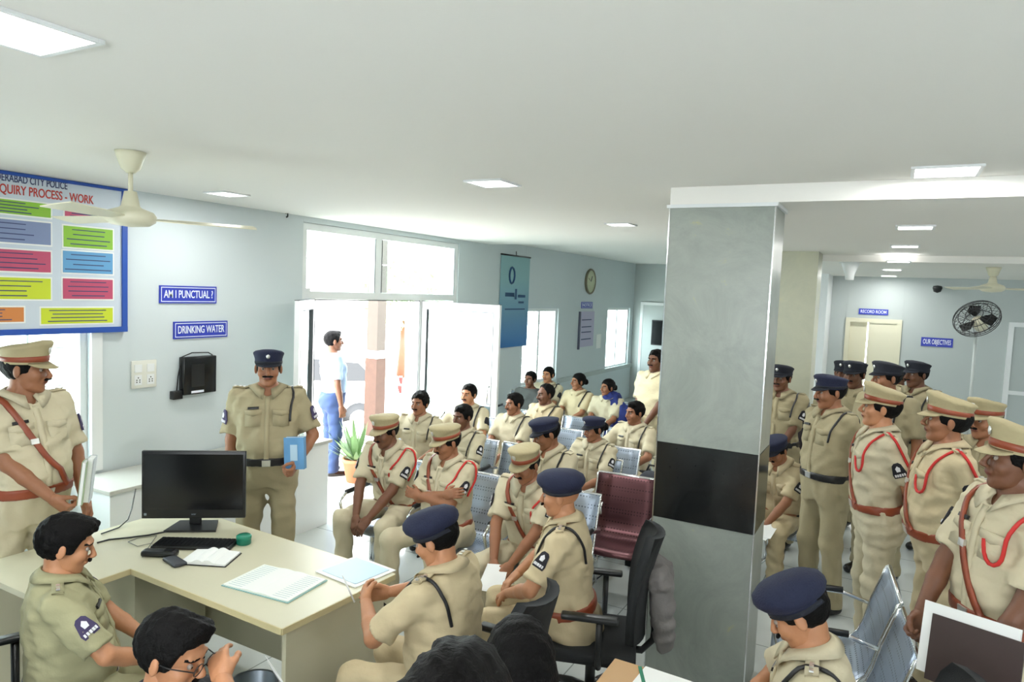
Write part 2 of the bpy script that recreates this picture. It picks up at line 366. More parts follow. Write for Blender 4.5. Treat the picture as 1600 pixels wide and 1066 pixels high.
def cap_parts(kind, root, O, R, near):
    """hat in head space, O origin, R rotation"""
    def put(mb): mb.V = [tuple(O + R @ np.array(v)) for v in mb.V]; return mb
    a, b, cy = .083, .101, .012
    def tilt(ft, bk, z0): return lambda x, y, z: (x, y + cy, z + (max(0, z - z0) / .06) * (ft * max(0, -y / b) - bk * max(0, y / b)) + .10 * (-y) * .6)
    if kind == 'khaki':
        f = tilt(.024, .010, .06); crown = MB(); crown.lathe([(.99, .035), (1.01, .05), (1.03, .078), (1.08, .092), (1.17, .108), (1.18, .115), (1.1, .124), (.7, .132), (.01, .134)], 28, 0, a, b, fn=f)
        cr = put(crown).build('cap', M['capkhaki'], root_o(root))
        bd = MB(); bd.lathe([(1.005, .046), (1.05, .048), (1.055, .07), (1.01, .072)], 28, 0, a, b, fn=f); put(bd).build('cap_band', M['brown'], cr)
        vs = visor(f, a, b, .046, .024); put(vs).build('visor', M['capkhaki'], cr)
        bg_ = MB(); q = f(0, -b * 1.08, .09); bg_.lathe([(.0, 0), (.016, .001), (.017, .004), (.011, .006), (.0, .008)], 12); bg_.V = [(x * .85 + q[0], -z + q[1] + .002, y * 1.25 + q[2]) for x, y, z in bg_.V]; put(bg_).build('badge', M['silver'], cr)
    elif kind in ('navy', 'navydark'):
        f = tilt(.012, .02, .06); crown = MB(); crown.lathe([(.99, .03), (1.02, .04), (1.03, .066), (1.09, .084), (1.16, .1), (1.15, .108), (1.0, .117), (.6, .124), (.01, .126)], 26, 0, a, b, fn=f)
        cr = put(crown).build('cap', M[kind], root_o(root)); vs = visor(f, a, b, .036, .02); put(vs).build('visor', M['navydark'], cr)
        bd = MB(); bd.lathe([(1.005, .036), (1.04, .038), (1.045, .052), (1.01, .054)], 26, 0, a, b, fn=f); put(bd).build('cap_band', M['navydark'], cr)
        bg_ = MB(); q = f(0, -b * 1.05, .085); bg_.lathe([(.0, 0), (.013, .001), (.014, .004), (.007, .007), (.0, .009)], 10); bg_.V = [(x * .9 + q[0], -z + q[1] + .001, y * 1.5 + q[2]) for x, y, z in bg_.V]; put(bg_).build('badge', M['silver'], cr)
    else:
        f = lambda x, y, z: (x + .10 * max(0, z - .05) + (x * .05), y + cy, z + .05 * (-y) - (.012 if x > .06 else 0) * (x - .06) / .04)
        crown = MB(); crown.lathe([(.97, .028), (1.02, .03), (1.03, .046), (1.12, .052), (1.27, .072), (1.3, .09), (1.22, .113), (.9, .134), (.5, .142), (.01, .144)], 30, 0, a, b, fn=f)
        cr = put(crown).build('beret', M['navy'], root_o(root))
        bd = MB(); bd.lathe([(.98, .024), (1.045, .025), (1.05, .041), (1.0, .043)], 30, 0, a, b, fn=f); put(bd).build('beret_band', M['navydark'], cr)
        bg_ = MB(); q = f(-.035, -b * 1.14, .088); bg_.lathe([(.0, 0), (.013, .001), (.014, .004), (.007, .007), (.0, .009)], 10); bg_.V = [(x * .9 + q[0], -z + q[1] + .003, y * 1.5 + q[2]) for x, y, z in bg_.V]; put(bg_).build('badge', M['silver'], cr)
def visor(f, a, b, L, drop):
    mb = MB(); n = 15; V = []
    for i in range(n):
        t = math.radians(-62 + 124 * i / (n - 1)); e = max(0, math.cos(t * 1.45)) ** .7; bx, by, bz = f(math.sin(t) * a * 1.03, -math.cos(t) * b * 1.03, .043)
        ox, oy = math.sin(t) * L * e * .55, -math.cos(t) * L * e
        V += [(bx, by, bz), (bx + ox, by + oy, bz - drop * e - .006 * abs(math.sin(t))), (bx + ox, by + oy, bz - drop * e - .006 * abs(math.sin(t)) - .004), (bx, by, bz - .004)]
    mb.add(V, [[i * 4 + j, i * 4 + (j + 1) % 4, i * 4 + 4 + (j + 1) % 4, i * 4 + 4 + j] for i in range(n - 1) for j in range(4)], 0, True); return mb
def root_o(r): return r['_o']
SEED = [0]
def person(label, px, py, ztop, face, pose='stand', arms='down', lean=0., head=(0, 0), cap=None, hair='short', mous=True, fem=False, skin=0, kh=0,
           strap=False, lanyard=None, badge=None, belt='beltblack', near=1, belly=.01, wid=1.06, group=None, spread=.03, shirt=None, trous=None, shoes='shoeblack',
           hand='relax', loc=None, watch=False, dy=0., knee=0., glasses=False, legs=None, tag_=True, collar=True, tilt=0.):
    """near: 0 far (coarse) .. 2 foreground (fine). face = world angle in degrees the body faces; 0 = -Y"""
    SEED[0] += 1; sd = SEED[0]; rs = np.random.RandomState(sd); sit = pose == 'sit'; hs = {0: .017, 1: .0125, 2: .0095}[near]
    pel = np.array([0, 0, .55 if sit else .92]); T = roty(math.radians(tilt)) @ rotx(math.radians(lean)); tp = lambda x, y, z: pel + T @ np.array([x, y, z], float)
    Hr = rotz(math.radians(head[0])) @ rotx(math.radians(head[1]))
    nb = tp(0, .012, .50); hd = nb + (T @ Hr @ np.array([0, -.012, .125]) * .4 + np.array([0, -.018, .125]) * .6) if lean else nb + Hr @ np.array([0, -.02, .125])
    O = hd; hz = .140 if cap == 'khaki' else .134 if cap else .128
    top = O + Hr @ np.array([0, .0, hz]); s = ztop / top[2]; fa = math.radians(face)
    tw = at_z(px, py, ztop); rt = tw - s * (rotz(fa) @ top); rt[2] = 0
    if loc is not None: rt = np.array([loc[0], loc[1], 0.])
    root = thing('person', label, 'person', tuple(rt), fa, group); root.scale = (s, s, s)
    kmat = shirt or M['khaki'][kh]; info = {'_o': root, '_khaki': kmat}
    # joints
    sh = [tp(-.171 * wid, .008, .445), tp(.171 * wid, .008, .445)]
    A = ARM[arms] if isinstance(arms, str) else arms; el = []; wr = []
    for i in (0, 1):
        e, w_ = ik(sh[i], A[2 * i], .285, .25, A[2 * i + 1]); el.append(e); wr.append(w_)
    if sit:
        hip = [pel + np.array([s_ * .085, -.02, -.01]) for s_ in (-1, 1)]; kn = [np.array([s_ * (.11 + spread), -.44 + dy, .50 + (knee if s_ < 0 else 0)]) for s_ in (-1, 1)]; an = [np.array([s_ * (.11 + spread * .8), -.44 + dy * .5, .085]) for s_ in (-1, 1)]
    else:
        hip = [pel + np.array([s_ * .085, 0, -.02]) for s_ in (-1, 1)]; kn = [np.array([s_ * (.095 + spread * .5), -.02, .49]) for s_ in (-1, 1)]; an = [np.array([s_ * (.10 + spread), .015, .08]) for s_ in (-1, 1)]
    if legs: kn = [np.array(legs[0]), np.array(legs[2])]; an = [np.array(legs[1]), np.array(legs[3])]
    # body
    so = -.014
    bp = [torso_prim(pel, T, so, belly, wid, 0), cone(tp(0, .012, .47), O + Hr @ np.array([0, .018, -.05]), .056 if not fem else .046, .052 if not fem else .043, .03)]
    for i in (0, 1):
        bp += [cone(sh[i], el[i], .046, .038, .03), cone(el[i], el[i] * .6 + wr[i] * .4, .038, .037, .012), cone(el[i] * .6 + wr[i] * .4, wr[i], .037, .026, .01),
               cone(hip[i], kn[i], .07, .048, .03), cone(kn[i], an[i], .048, .034, .02)]
    allp = np.array([*sh, *el, *wr, *kn, *an, pel, O]); lo = allp.min(0) - .13; hi = allp.max(0) + .13; hi[2] = O[2] + .0; lo[2] = .03
    lo = np.minimum(lo, pel - .24); hi[:2] = np.maximum(hi[:2], pel[:2] + .24)
    V, F_ = nets(lambda P: sdf_union(bp, P), lo, hi, hs); mb = [V]; fb = [F_]; mi = [np.zeros(len(F_), int)]; off = len(V)
    hv, hf, hm = HEAD[fem]; mb.append(O + hv @ Hr.T); fb.append(hf + off); mi.append(hm); off += len(hv)
    hands = []
    for i in (0, 1):
        z = -(wr[i] - el[i]); z /= np.linalg.norm(z); inw = np.array([1. if i == 0 else -1., 0, 0])
        if arms in ('knees', 'lap', 'thigh', 'desk'): inw = np.array([.5 if i == 0 else -.5, 0, -1.])
        if arms == 'cross': inw = np.array([0, .9, -.2])
        yv = -(inw - z * (inw @ z)); yv /= np.linalg.norm(yv); xv = np.cross(yv, z)
        hk = hand if isinstance(hand, str) else hand[i]; v, f = HANDS[hk]; v = v.copy()
        if np.dot(xv, [0, -1, .3]) < 0: v[:, 0] *= -1; f = f[:, ::-1]
        v = wr[i] + v @ np.stack([xv, yv, z]); mb.append(v); fb.append(f + off); mi.append(np.zeros(len(f), int)); off += len(v); hands.append(wr[i] - z * .08)
    me = new_mesh('body', np.concatenate(mb), quads_list(np.concatenate(fb)), np.concatenate(mi), True)
    link('body', me, [M['skin'][skin], M['lip'], M['eye'], M['iris'], M['hair']], root)
    # shirt
    sp = [torso_prim(pel, T, .012, belly, wid, 0)]; cuts = []
    def sleeve(c_, p_, u_): return (lambda P: np.maximum(c_[0](P), (P - p_) @ u_)), c_[1], c_[2], c_[3]
    for i in (0, 1):
        e = sh[i] + (el[i] - sh[i]) * .86; u = (el[i] - sh[i]); u /= np.linalg.norm(u); sp += [sleeve(cone(sh[i], e, .060, .067, .035), sh[i] + (el[i] - sh[i]) * .85, u)]; cuts.append((sh[i] + (el[i] - sh[i]) * .85, u))
    fs = lambda P: sdf_union(sp, P)
    wr0 = wrinkle(sd * 3 + 1, .005); wr3 = wrinkle(sd * 7 + 3, .0018, .04, .08); wr1 = lambda P: wr0(P) + wr3(P * np.array([.5, .5, 1.4])); nk = tp(0, -.072, .5)
    tz = T[:, 2]
    def fshirt(P):
        d = fs(P) + wr1(P); d = np.maximum(d, .045 - (P - pel) @ tz)
        d = np.maximum(d, (P - pel) @ tz - .502)
        if near and not fem: d = np.maximum(d, .036 - np.linalg.norm((P - nk) * np.array([1, 1, .8]), axis=1))
        return d
    ar = np.array([tp(0, 0, .5), pel, *sh, *[c for c, u in cuts]]); V, F_ = nets(fshirt, ar.min(0) - [.2, .24, .13], ar.max(0) + [.2, .24, .12], hs)
    so_ = link('shirt', new_mesh('shirt', V, F_, None, True), kmat, root)
    # trousers
    tpz = [torso_prim(pel, T, .010, belly, wid, 0, -.14, .06)]
    for i in (0, 1): tpz += [cone(hip[i], kn[i], .096 if not fem else .092, .073, .05), cone(kn[i], an[i], .070, .062, .03)]
    tpz += [ell(pel + [0, .03, -.06], (.165, .12, .11), .04)]
    wr2 = wrinkle(sd * 5 + 2, .0055, .06, .16)
    def ftr(P):
        d = sdf_union(tpz, P) + wr2(P); d = np.maximum(d, (P - pel) @ tz - (.052 if not sit else .052 + .6 * np.clip(-P[:, 1] - .1, 0, 1))); return np.maximum(d, .055 - P[:, 2])
    ar = np.array([*kn, *an, pel]); V, F_ = nets(ftr, np.minimum(ar.min(0) - .13, [-.22, -.2, .03]), np.maximum(ar.max(0) + .13, [.22, .2, 0]), hs)
    link('trousers', new_mesh('trousers', V, F_, None, True), trous or kmat, root)
    # belt
    if belt:
        bpz = [torso_prim(pel, T, .021, belly, wid, 0)]
        def fb_(P):
            q = (P - pel) @ tz; return np.maximum(sdf_union(bpz, P), np.abs(q - .048) - .026)
        V, F_ = nets(fb_, pel - [.23, .26, .12], pel + [.23, .2, .22], min(hs, .012)); bo = link('belt', new_mesh('belt', V, F_, None, True), M[belt], root)
        fq = lambda P: sdf_union(bpz, P); v, f = decal(fq, tp(0, -.15 - belly, .048), T[:, 0], T[:, 2], [(-.025, -.02), (.025, -.02), (.025, .02), (-.025, .02)], .002)
        m_ = MB(); m_.add(v, f); m_.build('buckle', M['silver'], bo)
    for i in (0, 1):
        m_ = an[i]; fw = np.array([.02 * (1 if i else -1), -1, 0]); V, F_ = nets(lambda P: np.maximum(sdf_union([cone(m_ + [0, .03, -.035], m_ + fw * .14 + [0, 0, -.045], .04, .034, .01), cone(m_ + [0, 0, .02], m_ + [0, 0, -.02], .042, .042, .02)], P), m_[2] - .078 - P[:, 2]), m_ - [.09, .22, .09], m_ + [.09, .1, .07], .014)
        link('shoe', new_mesh('shoe', V, F_, None, True), M[shoes], root)
    # hair, moustache
    bv, bf = hair_me(hair); V = O + bv @ Hr.T; F_ = bf
    if cap: # hair under a cap only below its band
        kp = (bv[bf][:, :, 2].mean(1) < .055 + .06 * -bv[bf][:, :, 1].mean(1)); F_ = bf[kp]
    if hair != 'balding' or not cap: link('hair', new_mesh('hair', V, F_, None, True), M['hair'], root)
    if mous and not fem:
        V, F_ = nets(lambda P: sdf_union([ell((s_ * .016, -.0985, -.0375), (.02, .0085, .0072), .004) for s_ in (-1, 1)], P, .1), (-.045, -.115, -.055), (.045, -.08, -.02), .0035)
        link('moustache', new_mesh('moustache', O + V @ Hr.T, F_, None, True), M['hair'], root)
    if glasses:
        g = MB()
        for s_ in (-1, 1):
            g.tube([(s_ * .033 + .023 * math.cos(a_ * .524), -.106, .012 + .018 * math.sin(a_ * .524)) for a_ in range(13)], .0018, 6); g.tube([(s_ * .056, -.104, .016), (s_ * .078, -.04, .014), (s_ * .08, .01, .012)], .002, 6)
        g.tube([(-.01, -.108, .014), (.01, -.108, .014)], .002, 6); g.V = [tuple(O + Hr @ np.array(v)) for v in g.V]; g.build('glasses', M['black'], root)
    if cap: cap_parts(cap, info, O, Hr, near)
    # shirt details
    fsn = lambda P: fs(P)
    if collar:
        mb_ = MB(); n = 21; V = []
        for j in range(n):
            t = math.radians(-163 + 326 * j / (n - 1)); cx, cyy = math.sin(t), math.cos(t); fr = abs(t) / math.radians(163)
            rx = .060; ry = .060; w_ = .040 + .030 * max(0, fr - .70) / .30
            base = tp(cx * rx, .012 + cyy * ry - .012 * fr ** 3, .535 - .035 * fr ** 2); out = snap(fsn, [tp(cx * (rx + .032), .012 + cyy * (ry + .03) - .02 * fr ** 3, .535 - .035 * fr ** 2 - w_)], .009)[0][0]
            V += [base, base + T[:, 2] * .006 + T @ np.array([cx * .008, cyy * .008, 0]), out + T @ np.array([cx * .006, cyy * .006, 0]), out]
        mb_.add(V, [[i * 4 + j, i * 4 + (j + 1) % 4, i * 4 + 4 + (j + 1) % 4, i * 4 + 4 + j] for i in range(n - 1) for j in range(4)] + [[3, 2, 1, 0], [4 * n - 4, 4 * n - 3, 4 * n - 2, 4 * n - 1]], 0, True)
        mb_.build('collar', kmat, so_)
    if collar and near:
        X, Y_, Z_ = T[:, 0], T[:, 1], T[:, 2]; m_ = MB(); fy = -.135 - belly * .3
        v, f = ribbon(fsn, [tp(0, -.1, .455), tp(0, -.13, .38), tp(0, -.13 - belly, .2), tp(0, -.13 - belly, .07)], .03, .003, 14, .002); m_.add(v, f, 0, True); m_.build('placket', kmat, so_)
        for s_ in (-1, 1):
            c = tp(s_ * .085, fy, .33); v, f = decal(fsn, c, X, Z_, [(-.05, -.055), (0, -.06), (.05, -.055), (.052, 0), (.052, .05), (-.052, .05), (-.052, 0)], .003); m_ = MB(); m_.add(v, f, 0, True); pk = m_.build('pocket', kmat, so_)
            c = tp(s_ * .085, fy, .365); v, f = decal(fsn, c, X, Z_, [(-.054, -.012), (0, -.026), (.054, -.012), (.054, .018), (-.054, .018)], .007); m_ = MB(); m_.add(v, f, 0, True); m_.build('pocket_flap', kmat, pk)
            m_ = MB(); e0 = tp(s_ * .10, .012, .50); e1 = sh[0 if s_ < 0 else 1] + T[:, 2] * .06 + T[:, 0] * s_ * .03; v, f = ribbon(fsn, [e0, e1], .042, .006, 6, .003); m_.add(v, f, 0, True); ep = m_.build('epaulette', kmat, so_)
            if near == 2:
                m_ = MB(); 
                for q_ in (.4, .62, .84):
                    P1, N1 = snap(fsn, np.array([e0 * (1 - q_) + e1 * q_]), .012); m_.box(P1[0], (.014, .014, .006), 0)
                m_.build('rank_badge', M['silver'], ep)
        m_ = MB(); v, f = decal(fsn, tp(-.085, fy, .395), X, Z_, [(-.035, -.008), (.035, -.008), (.035, .008), (-.035, .008)], .008); m_.add(v, f); m_.build('name_tag', M['beltblack'], so_)
    if strap:
        m_ = MB(); v, f = ribbon(fsn, [tp(-.10, .04, .49), tp(-.105, -.06, .46), tp(-.07, -.13, .36), tp(-.01, -.14 - belly, .22), tp(.08, -.13 - belly * .8, .07)], .026, .01, 24); m_.add(v, f, 0, True)
        v, f = ribbon(fsn, [tp(-.10, .04, .49), tp(-.06, .12, .40), tp(.02, .13, .25), tp(.10, .12, .07)], .026, .01, 18); m_.add(v, f, 0, True); st = m_.build('cross_strap', M['brown'], root)
        m_ = MB(); v, f = decal(fsn, tp(-.045, -.15 - belly, .30), T[:, 0], T[:, 2], [(-.018, -.014), (.018, -.014), (.018, .014), (-.018, .014)], .012, .005); m_.add(v, f); m_.build('strap_buckle', M['silver'], st)
    if lanyard:
        m_ = MB(); col = {'red': 'red', 'black': 'beltblack', 'brown': 'brown'}[lanyard]
        L = [tp(.165, .03, .49), tp(.15, -.07, .45), tp(.14, -.12, .38), tp(.13, -.125, .30)] if lanyard != 'red' else [tp(.17, .0, .50), tp(.15, -.08, .45), tp(.145, -.11, .37), tp(.15, -.115, .30)] if sit else [tp(.185, -.02, .50), tp(.15, -.08, .46), tp(.13, -.12, .38), tp(.135, -.125, .28), tp(.09, -.135, .25), tp(.055, -.135, .31), tp(.055, -.135, .35)]
        P, N = snap(fsn, dense(L, 18), .008); m_.tube(P.tolist(), .0075 if near else .009, 6, 0)
        L = [tp(.185, .0, .5), tp(.235, -.04, .40), tp(.225, -.06, .33)]; L = [tp(.165, .0, .50), sh[1] + T[:, 2] * .05 + T[:, 0] * .045, sh[1] * .72 + el[1] * .28 + np.array([.055, .03, .0]), sh[1] * .45 + el[1] * .55 + np.array([.055, .035, 0]), sh[1] * .3 + el[1] * .7 + np.array([.04, .04, 0])] if lanyard == 'red' else [tp(.165, .03, .49), tp(.15, .1, .42), tp(.14, .12, .30)]
        P, N = snap(fsn, dense(L, 16), .008); m_.tube(P.tolist(), .0075 if near else .009, 6, 0); m_.build('shoulder_lanyard', M[col], root)
    for i in ((1, 0) if badge else ()):
        u = (el[i] - sh[i]); u /= np.linalg.norm(u); ou = np.array([(-1. if i == 0 else 1.), -.5, .2]); ou -= u * (ou @ u); ou /= np.linalg.norm(ou); sd_ = np.cross(ou, u)
        c = sh[i] * .52 + el[i] * .48 + ou * .07; m_ = MB(); poly = [(-.035, .042), (-.04, .02), (-.025, -.035), (-.012, -.046), (.012, -.046), (.025, -.035), (.04, .02), (.035, .042)]
        v, f = decal(fsn, c, sd_, u, poly, .006); m_.add(v, f); bb = m_.build('arm_badge', M['patchpurple' if badge == 'purple' else 'patch'], so_)
        if near:
            m_ = MB(); v, f = decal(fsn, c - u * .008, sd_, u, [(-.009, .012), (-.012, -.008), (0, -.022), (.012, -.008), (.009, .012)], .0105, .002); m_.add(v, f)
            for q_ in range(5):
                v, f = decal(fsn, c + u * .026 + sd_ * (q_ - 2) * .012, sd_, u, [(-.004, -.007), (.004, -.007), (.004, .007), (-.004, .007)], .0105, .002); m_.add(v, f)
            m_.build('badge_embroidery', M['patchwhite'], bb)
    if watch:
        i = 1; z = wr[i] - el[i]; z /= np.linalg.norm(z); q = wr[i] - z * .02; m_ = MB(); m_.tube([q, q + z * .02], .031, 14); m_.build('wristwatch', M['beltblack'], root)
    Rw = rotz(fa)
    return root, [rt + s * (Rw @ h_) for h_ in hands], rt, s, Rw
# ---------------------------------------------------------------- the room
XW = -5.13; CZ = 2.94; YB = 15.0; YR = 13.2; XR = 4.2; YF = -2.6
def struct(mb, name, m): o = mb.build(name, m); o['kind'] = 'structure'; return o
def floor_mat():
    m = mat('floor_tiles', S(176, 182, 180), .16, spec=.6); n = m.node_tree.nodes; k = m.node_tree.links; b = n['Principled BSDF']; tc = [x for x in n if x.type == 'TEX_COORD'][0]
    t = n.new('ShaderNodeTexBrick'); t.offset = 0; t.inputs['Scale'].default_value = 1.0; t.inputs['Brick Width'].default_value = .8; t.inputs['Row Height'].default_value = .8; t.inputs['Mortar Size'].default_value = .004
    t.inputs['Color1'].default_value = (*S(200, 206, 203), 1); t.inputs['Color2'].default_value = (*S(194, 200, 198), 1); t.inputs['Mortar'].default_value = (*S(130, 134, 132), 1)
    k.new(tc.outputs['Object'], t.inputs['Vector']); k.new(t.outputs[0], b.inputs['Base Color']); return m
def marble(name, c1, c2, c3, sc_=2.2):
    m = mat(name, c1, .28, spec=.5); n = m.node_tree.nodes; k = m.node_tree.links; b = n['Principled BSDF']; tc = [x for x in n if x.type == 'TEX_COORD'][0]
    t = n.new('ShaderNodeTexNoise'); t.inputs['Scale'].default_value = sc_; t.inputs['Detail'].default_value = 9; t.inputs['Roughness'].default_value = .7; t.inputs['Distortion'].default_value = 1.2
    r = n.new('ShaderNodeValToRGB'); e = r.color_ramp.elements; e[0].position = .35; e[0].color = (*c1, 1); e[1].position = .62; e[1].color = (*c2, 1); q = e.new(.68); q.color = (*c3, 1); q = e.new(.72); q.color = (*c2, 1)
    k.new(tc.outputs['Object'], t.inputs['Vector']); k.new(t.outputs[0], r.inputs[0]); k.new(r.outputs[0], b.inputs['Base Color']); return m
M['floor'] = floor_mat()
M['marble'] = marble('grey_green_marble', S(138, 145, 138), S(156, 162, 154), S(174, 174, 132))
M['marbleolive'] = marble('olive_marble', S(176, 178, 160), S(190, 190, 168), S(198, 196, 120), 1.4)
M['granite'] = mat('black_granite', S(28, 30, 30), .15, var=.3, vscale=90)
struct(MB().bx(XW - .2, XR, YF, YB + .2, -.1, 0), 'floor', M['floor'])
# left wall with window, entrance and rear window openings
def wall_with_holes(name, x0, x1, y0, y1, z1, holes, m):
    mb = MB(); y = y0
    for (a, b, c, d) in sorted(holes):
        mb.bx(x0, x1, y, a, 0, z1)
        if c > 0: mb.bx(x0, x1, a, b, 0, c)
        if d < z1: mb.bx(x0, x1, a, b, d, z1)
        y = b
    mb.bx(x0, x1, y, y1, 0, z1); return struct(mb, name, m)
W0 = (.9, 2.98, .86, 1.96); DO = (5.05, 7.84, 0, 2.885); W1 = (9.75, 11.05, .78, 2.02); W2 = (13.42, 14.78, .76, 2.02)
wall_with_holes('wall_left', XW - .22, XW, YF, YB, 3.2, [W0, DO, W1, W2], M['wall'])
struct(MB().bx(XW - .22, -1.2, YB, YB + .2, 0, 3.2), 'wall_back', M['wallgrey'])
wb = MB(); wb.bx(-1.2, -.73, YR, YR + .2, 0, 2.8); wb.bx(.11, XR, YR, YR + .2, 0, 2.8); wb.bx(-.73, .11, YR, YR + .2, 2.07, 2.8); wb.bx(-1.3, -1.2, YR, YB, 0, 3.2); struct(wb, 'wall_rear_right', M['wallgrey'])
struct(MB().bx(XR, XR + .2, YF, YR + .2, 0, 3.2), 'wall_right', M['wall'])
struct(MB().bx(XW - .22, -1.9, YF - .2, YF, 0, 3.2).bx(2.7, XR + .2, YF - .2, YF, 0, 3.2).bx(-1.9, 2.7, YF - .2, YF, 0, 1.45).bx(-1.9, 2.7, YF - .2, YF, 2.35, 3.2), 'wall_front', M['wall'])  # wall behind the camera; its opening is added to let in fill daylight
struct(MB().bx(-1.9, 2.7, YF - .12, YF - .06, 1.45, 1.5).bx(-1.9, 2.7, YF - .12, YF - .06, 2.3, 2.35).bx(-1.9, -1.84, YF - .115, YF - .065, 1.45, 2.35).bx(2.64, 2.7, YF - .115, YF - .065, 1.45, 2.35).bx(.37, .43, YF - .115, YF - .065, 1.45, 2.35), 'window_4', M['white'])  # frame of the added, unseen window that brightens the room from behind
struct(MB().bx(XW, XR, YF, 8.62, CZ, CZ + .3), 'ceiling', M['ceil'])
struct(MB().bx(XW, -1.1, 8.62, YB + .2, CZ + .06, CZ + .3), 'ceiling_rear_left', M['ceil'])
struct(MB().bx(-1.1, XR, 8.62, YR + .2, 2.77, CZ + .3), 'ceiling_rear_right', M['ceil'])
struct(MB().bx(-1.205, XR, 4.08, 8.62, 2.84, CZ - .001), 'trim_1', M['ceil'])
bs = MB(); bs.bx(XW, XW + .012, 3.02, 5.05, 0, .1); bs.bx(XW, XW + .012, 7.84, 13.4, 0, .1); struct(bs, 'baseboard_left', M['wallgrey'])
struct(MB().bx(XW, XW + .01, 7.86, 9.7, 0, .02).bx(XW, XW + .03, 11.1, YB, .70, .78), 'trim_2', M['wallgrey'])
# marble columns
def column(x0, x1, y0, y1, z1, mm, label, band=None, name='column'):
    t = thing(name, label, 'column', ((x0 + x1) / 2, (y0 + y1) / 2, 0)); w_, d_ = x1 - x0, y1 - y0
    zs = [0] + ([band[0], band[1]] if band else []) + [z1]
    for i in range(len(zs) - 1):
        o = MB().box((0, 0, (zs[i] + zs[i + 1]) / 2), (w_ + (.006 if i == 1 and band else 0), d_ + (.006 if i == 1 and band else 0), zs[i + 1] - zs[i] - .002)).build('granite_band' if band and i == 1 else 'marble_cladding', M['granite'] if band and i == 1 else mm, t)
        if band and i == 1: o['label'] = 'black polished granite band'
    if band:
        MB().box((0, 0, z1 - .012), (w_ + .03, d_ + .03, .02)).build('cornice', M['white'], t)
        c = MB(); [c.box((sx * w_ / 2, -d_ / 2, z1 / 2), (.007, .007, z1 - .05)) for sx in (-1, 1)]; c.build('corner_bead', M['chrome'], t)
    return t
# ---- window 0 (left), with grille, rear windows
def window(n, x, y0, y1, z0, z1, mull=1, grille=0):
    f = MB(); w_ = .05
    f.bx(x - .06, x, y0, y0 + w_, z0, z1).bx(x - .06, x, y1 - w_, y1, z0, z1).bx(x - .06, x, y0, y1, z0, z0 + w_).bx(x - .06, x, y0, y1, z1 - w_, z1)
    for i in range(mull): y = y0 + (y1 - y0) * (i + 1) / (mull + 1); f.bx(x - .05, x - .01, y - .03, y + .03, z0, z1)
    fo = struct(f, 'window_%d' % n, M['white'])
    MB().bx(x - .035, x - .03, y0 + w_, y1 - w_, z0 + w_, z1 - w_).build('pane', M['glass'], fo)
    if grille:
        g = MB()
        for i in range(grille): z = z0 + (z1 - z0) * (i + .5) / grille; g.bx(x - .12, x - .108, y0, y1, z - .006, z + .006)
        for i in range(3): y = y0 + (y1 - y0) * (i + .5) / 3; g.bx(x - .125, x - .103, y - .008, y + .008, z0, z1)
        g.build('grille', M['offwhite'], fo)
window(1, XW - .04, *W0, 1, 8); window(2, XW - .04, *W1, 1, 7); window(3, XW - .04, *W2, 1)
fr = MB(); fr.bx(XW, XW + .02, 2.98, 3.06, .84, 1.98).bx(XW, XW + .02, .8, 3.06, 1.96, 2.03); struct(fr, 'trim_3', M['white'])
# ---- entrance glazing
g = MB(); x0, x1 = XW - .10, XW - .02
for (a, b) in ((5.05, 5.13), (5.16 + .0, 5.24), (7.02, 7.14), (7.76, 7.84)): g.bx(x0, x1, a, b, 0, 2.2)
g.bx(x0, x1, 5.05, 7.84, 2.13, 2.21).bx(x0, x1, 5.05, 7.84, 2.815, 2.885).bx(x0, x1, 6.16, 6.27, 2.2, 2.85).bx(x0, x1, 5.05, 5.12, 2.2, 2.85).bx(x0, x1, 7.76, 7.84, 2.2, 2.85)
g.bx(x0, x1, 5.12, 5.18, 2.2, 2.24)
ef = struct(g, 'door_1', M['white'])
MB().bx(XW - .06, XW - .055, 5.1, 7.8, 2.2, 2.83).bx(XW - .06, XW - .055, 7.14, 7.76, .05, 2.13).build('pane', M['glass'], ef)
M['gasket'] = mat('grey_gasket', S(92, 94, 96), .6)
MB().bx(x1 - .001, x1 + .006, 5.24, 7.02, 2.118, 2.13).bx(x1 - .001, x1 + .006, 7.012, 7.02, 0, 2.13).bx(x1 - .001, x1 + .006, 5.24, 5.248, 0, 2.13).bx(x1 - .001, x1 + .006, 6.15, 6.16, 2.21, 2.81).bx(x1 - .001, x1 + .006, 6.27, 6.28, 2.21, 2.81).bx(x1 - .001, x1 + .006, 7.75, 7.76, 2.21, 2.81).bx(x1 - .001, x1 + .006, 5.12, 7.76, 2.885, 2.893).build('gasket', M['gasket'], ef)
def leaf(name, hinge, free, h):
    hx, hy = hinge; dx, dy = free[0] - hx, free[1] - hy; L = math.hypot(dx, dy); a = math.atan2(dy, dx)
    f = MB(); f.bx(0, .07, -.022, .022, .02, h).bx(L - .075, L, -.022, .022, .02, h).bx(0, L, -.022, .022, h - .09, h).bx(0, L, -.022, .022, .02, .12).bx(0, L, -.02, .02, .92, .99)
    o = f.build(name, M['white'], None, (hx, hy, 0), (0, 0, a)); o['kind'] = 'structure'
    MB().bx(.07, L - .07, -.003, .003, .1, h - .08).build('pane', M['glass'], o)
    g_ = MB(); g_.bx(.071, .078, -.024, .024, .12, h - .1).bx(L - .083, L - .076, -.024, .024, .12, h - .1).bx(.07, L - .07, -.0245, .0245, h - .098, h - .091).bx(.0, L, -.025, .025, h + .001, h + .008).build('gasket', M['gasket'], o)
    hd_ = MB(); hd_.tube([(L - .1, -.03, .95), (L - .1, -.07, .96), (L - .1, -.07, 1.15), (L - .1, -.03, 1.16)], .01, 8); hd_.build('door_handle', M['chrome'], o)
leaf('door_2', (XW - .01, 5.2), (-4.64, 4.51), 2.13)
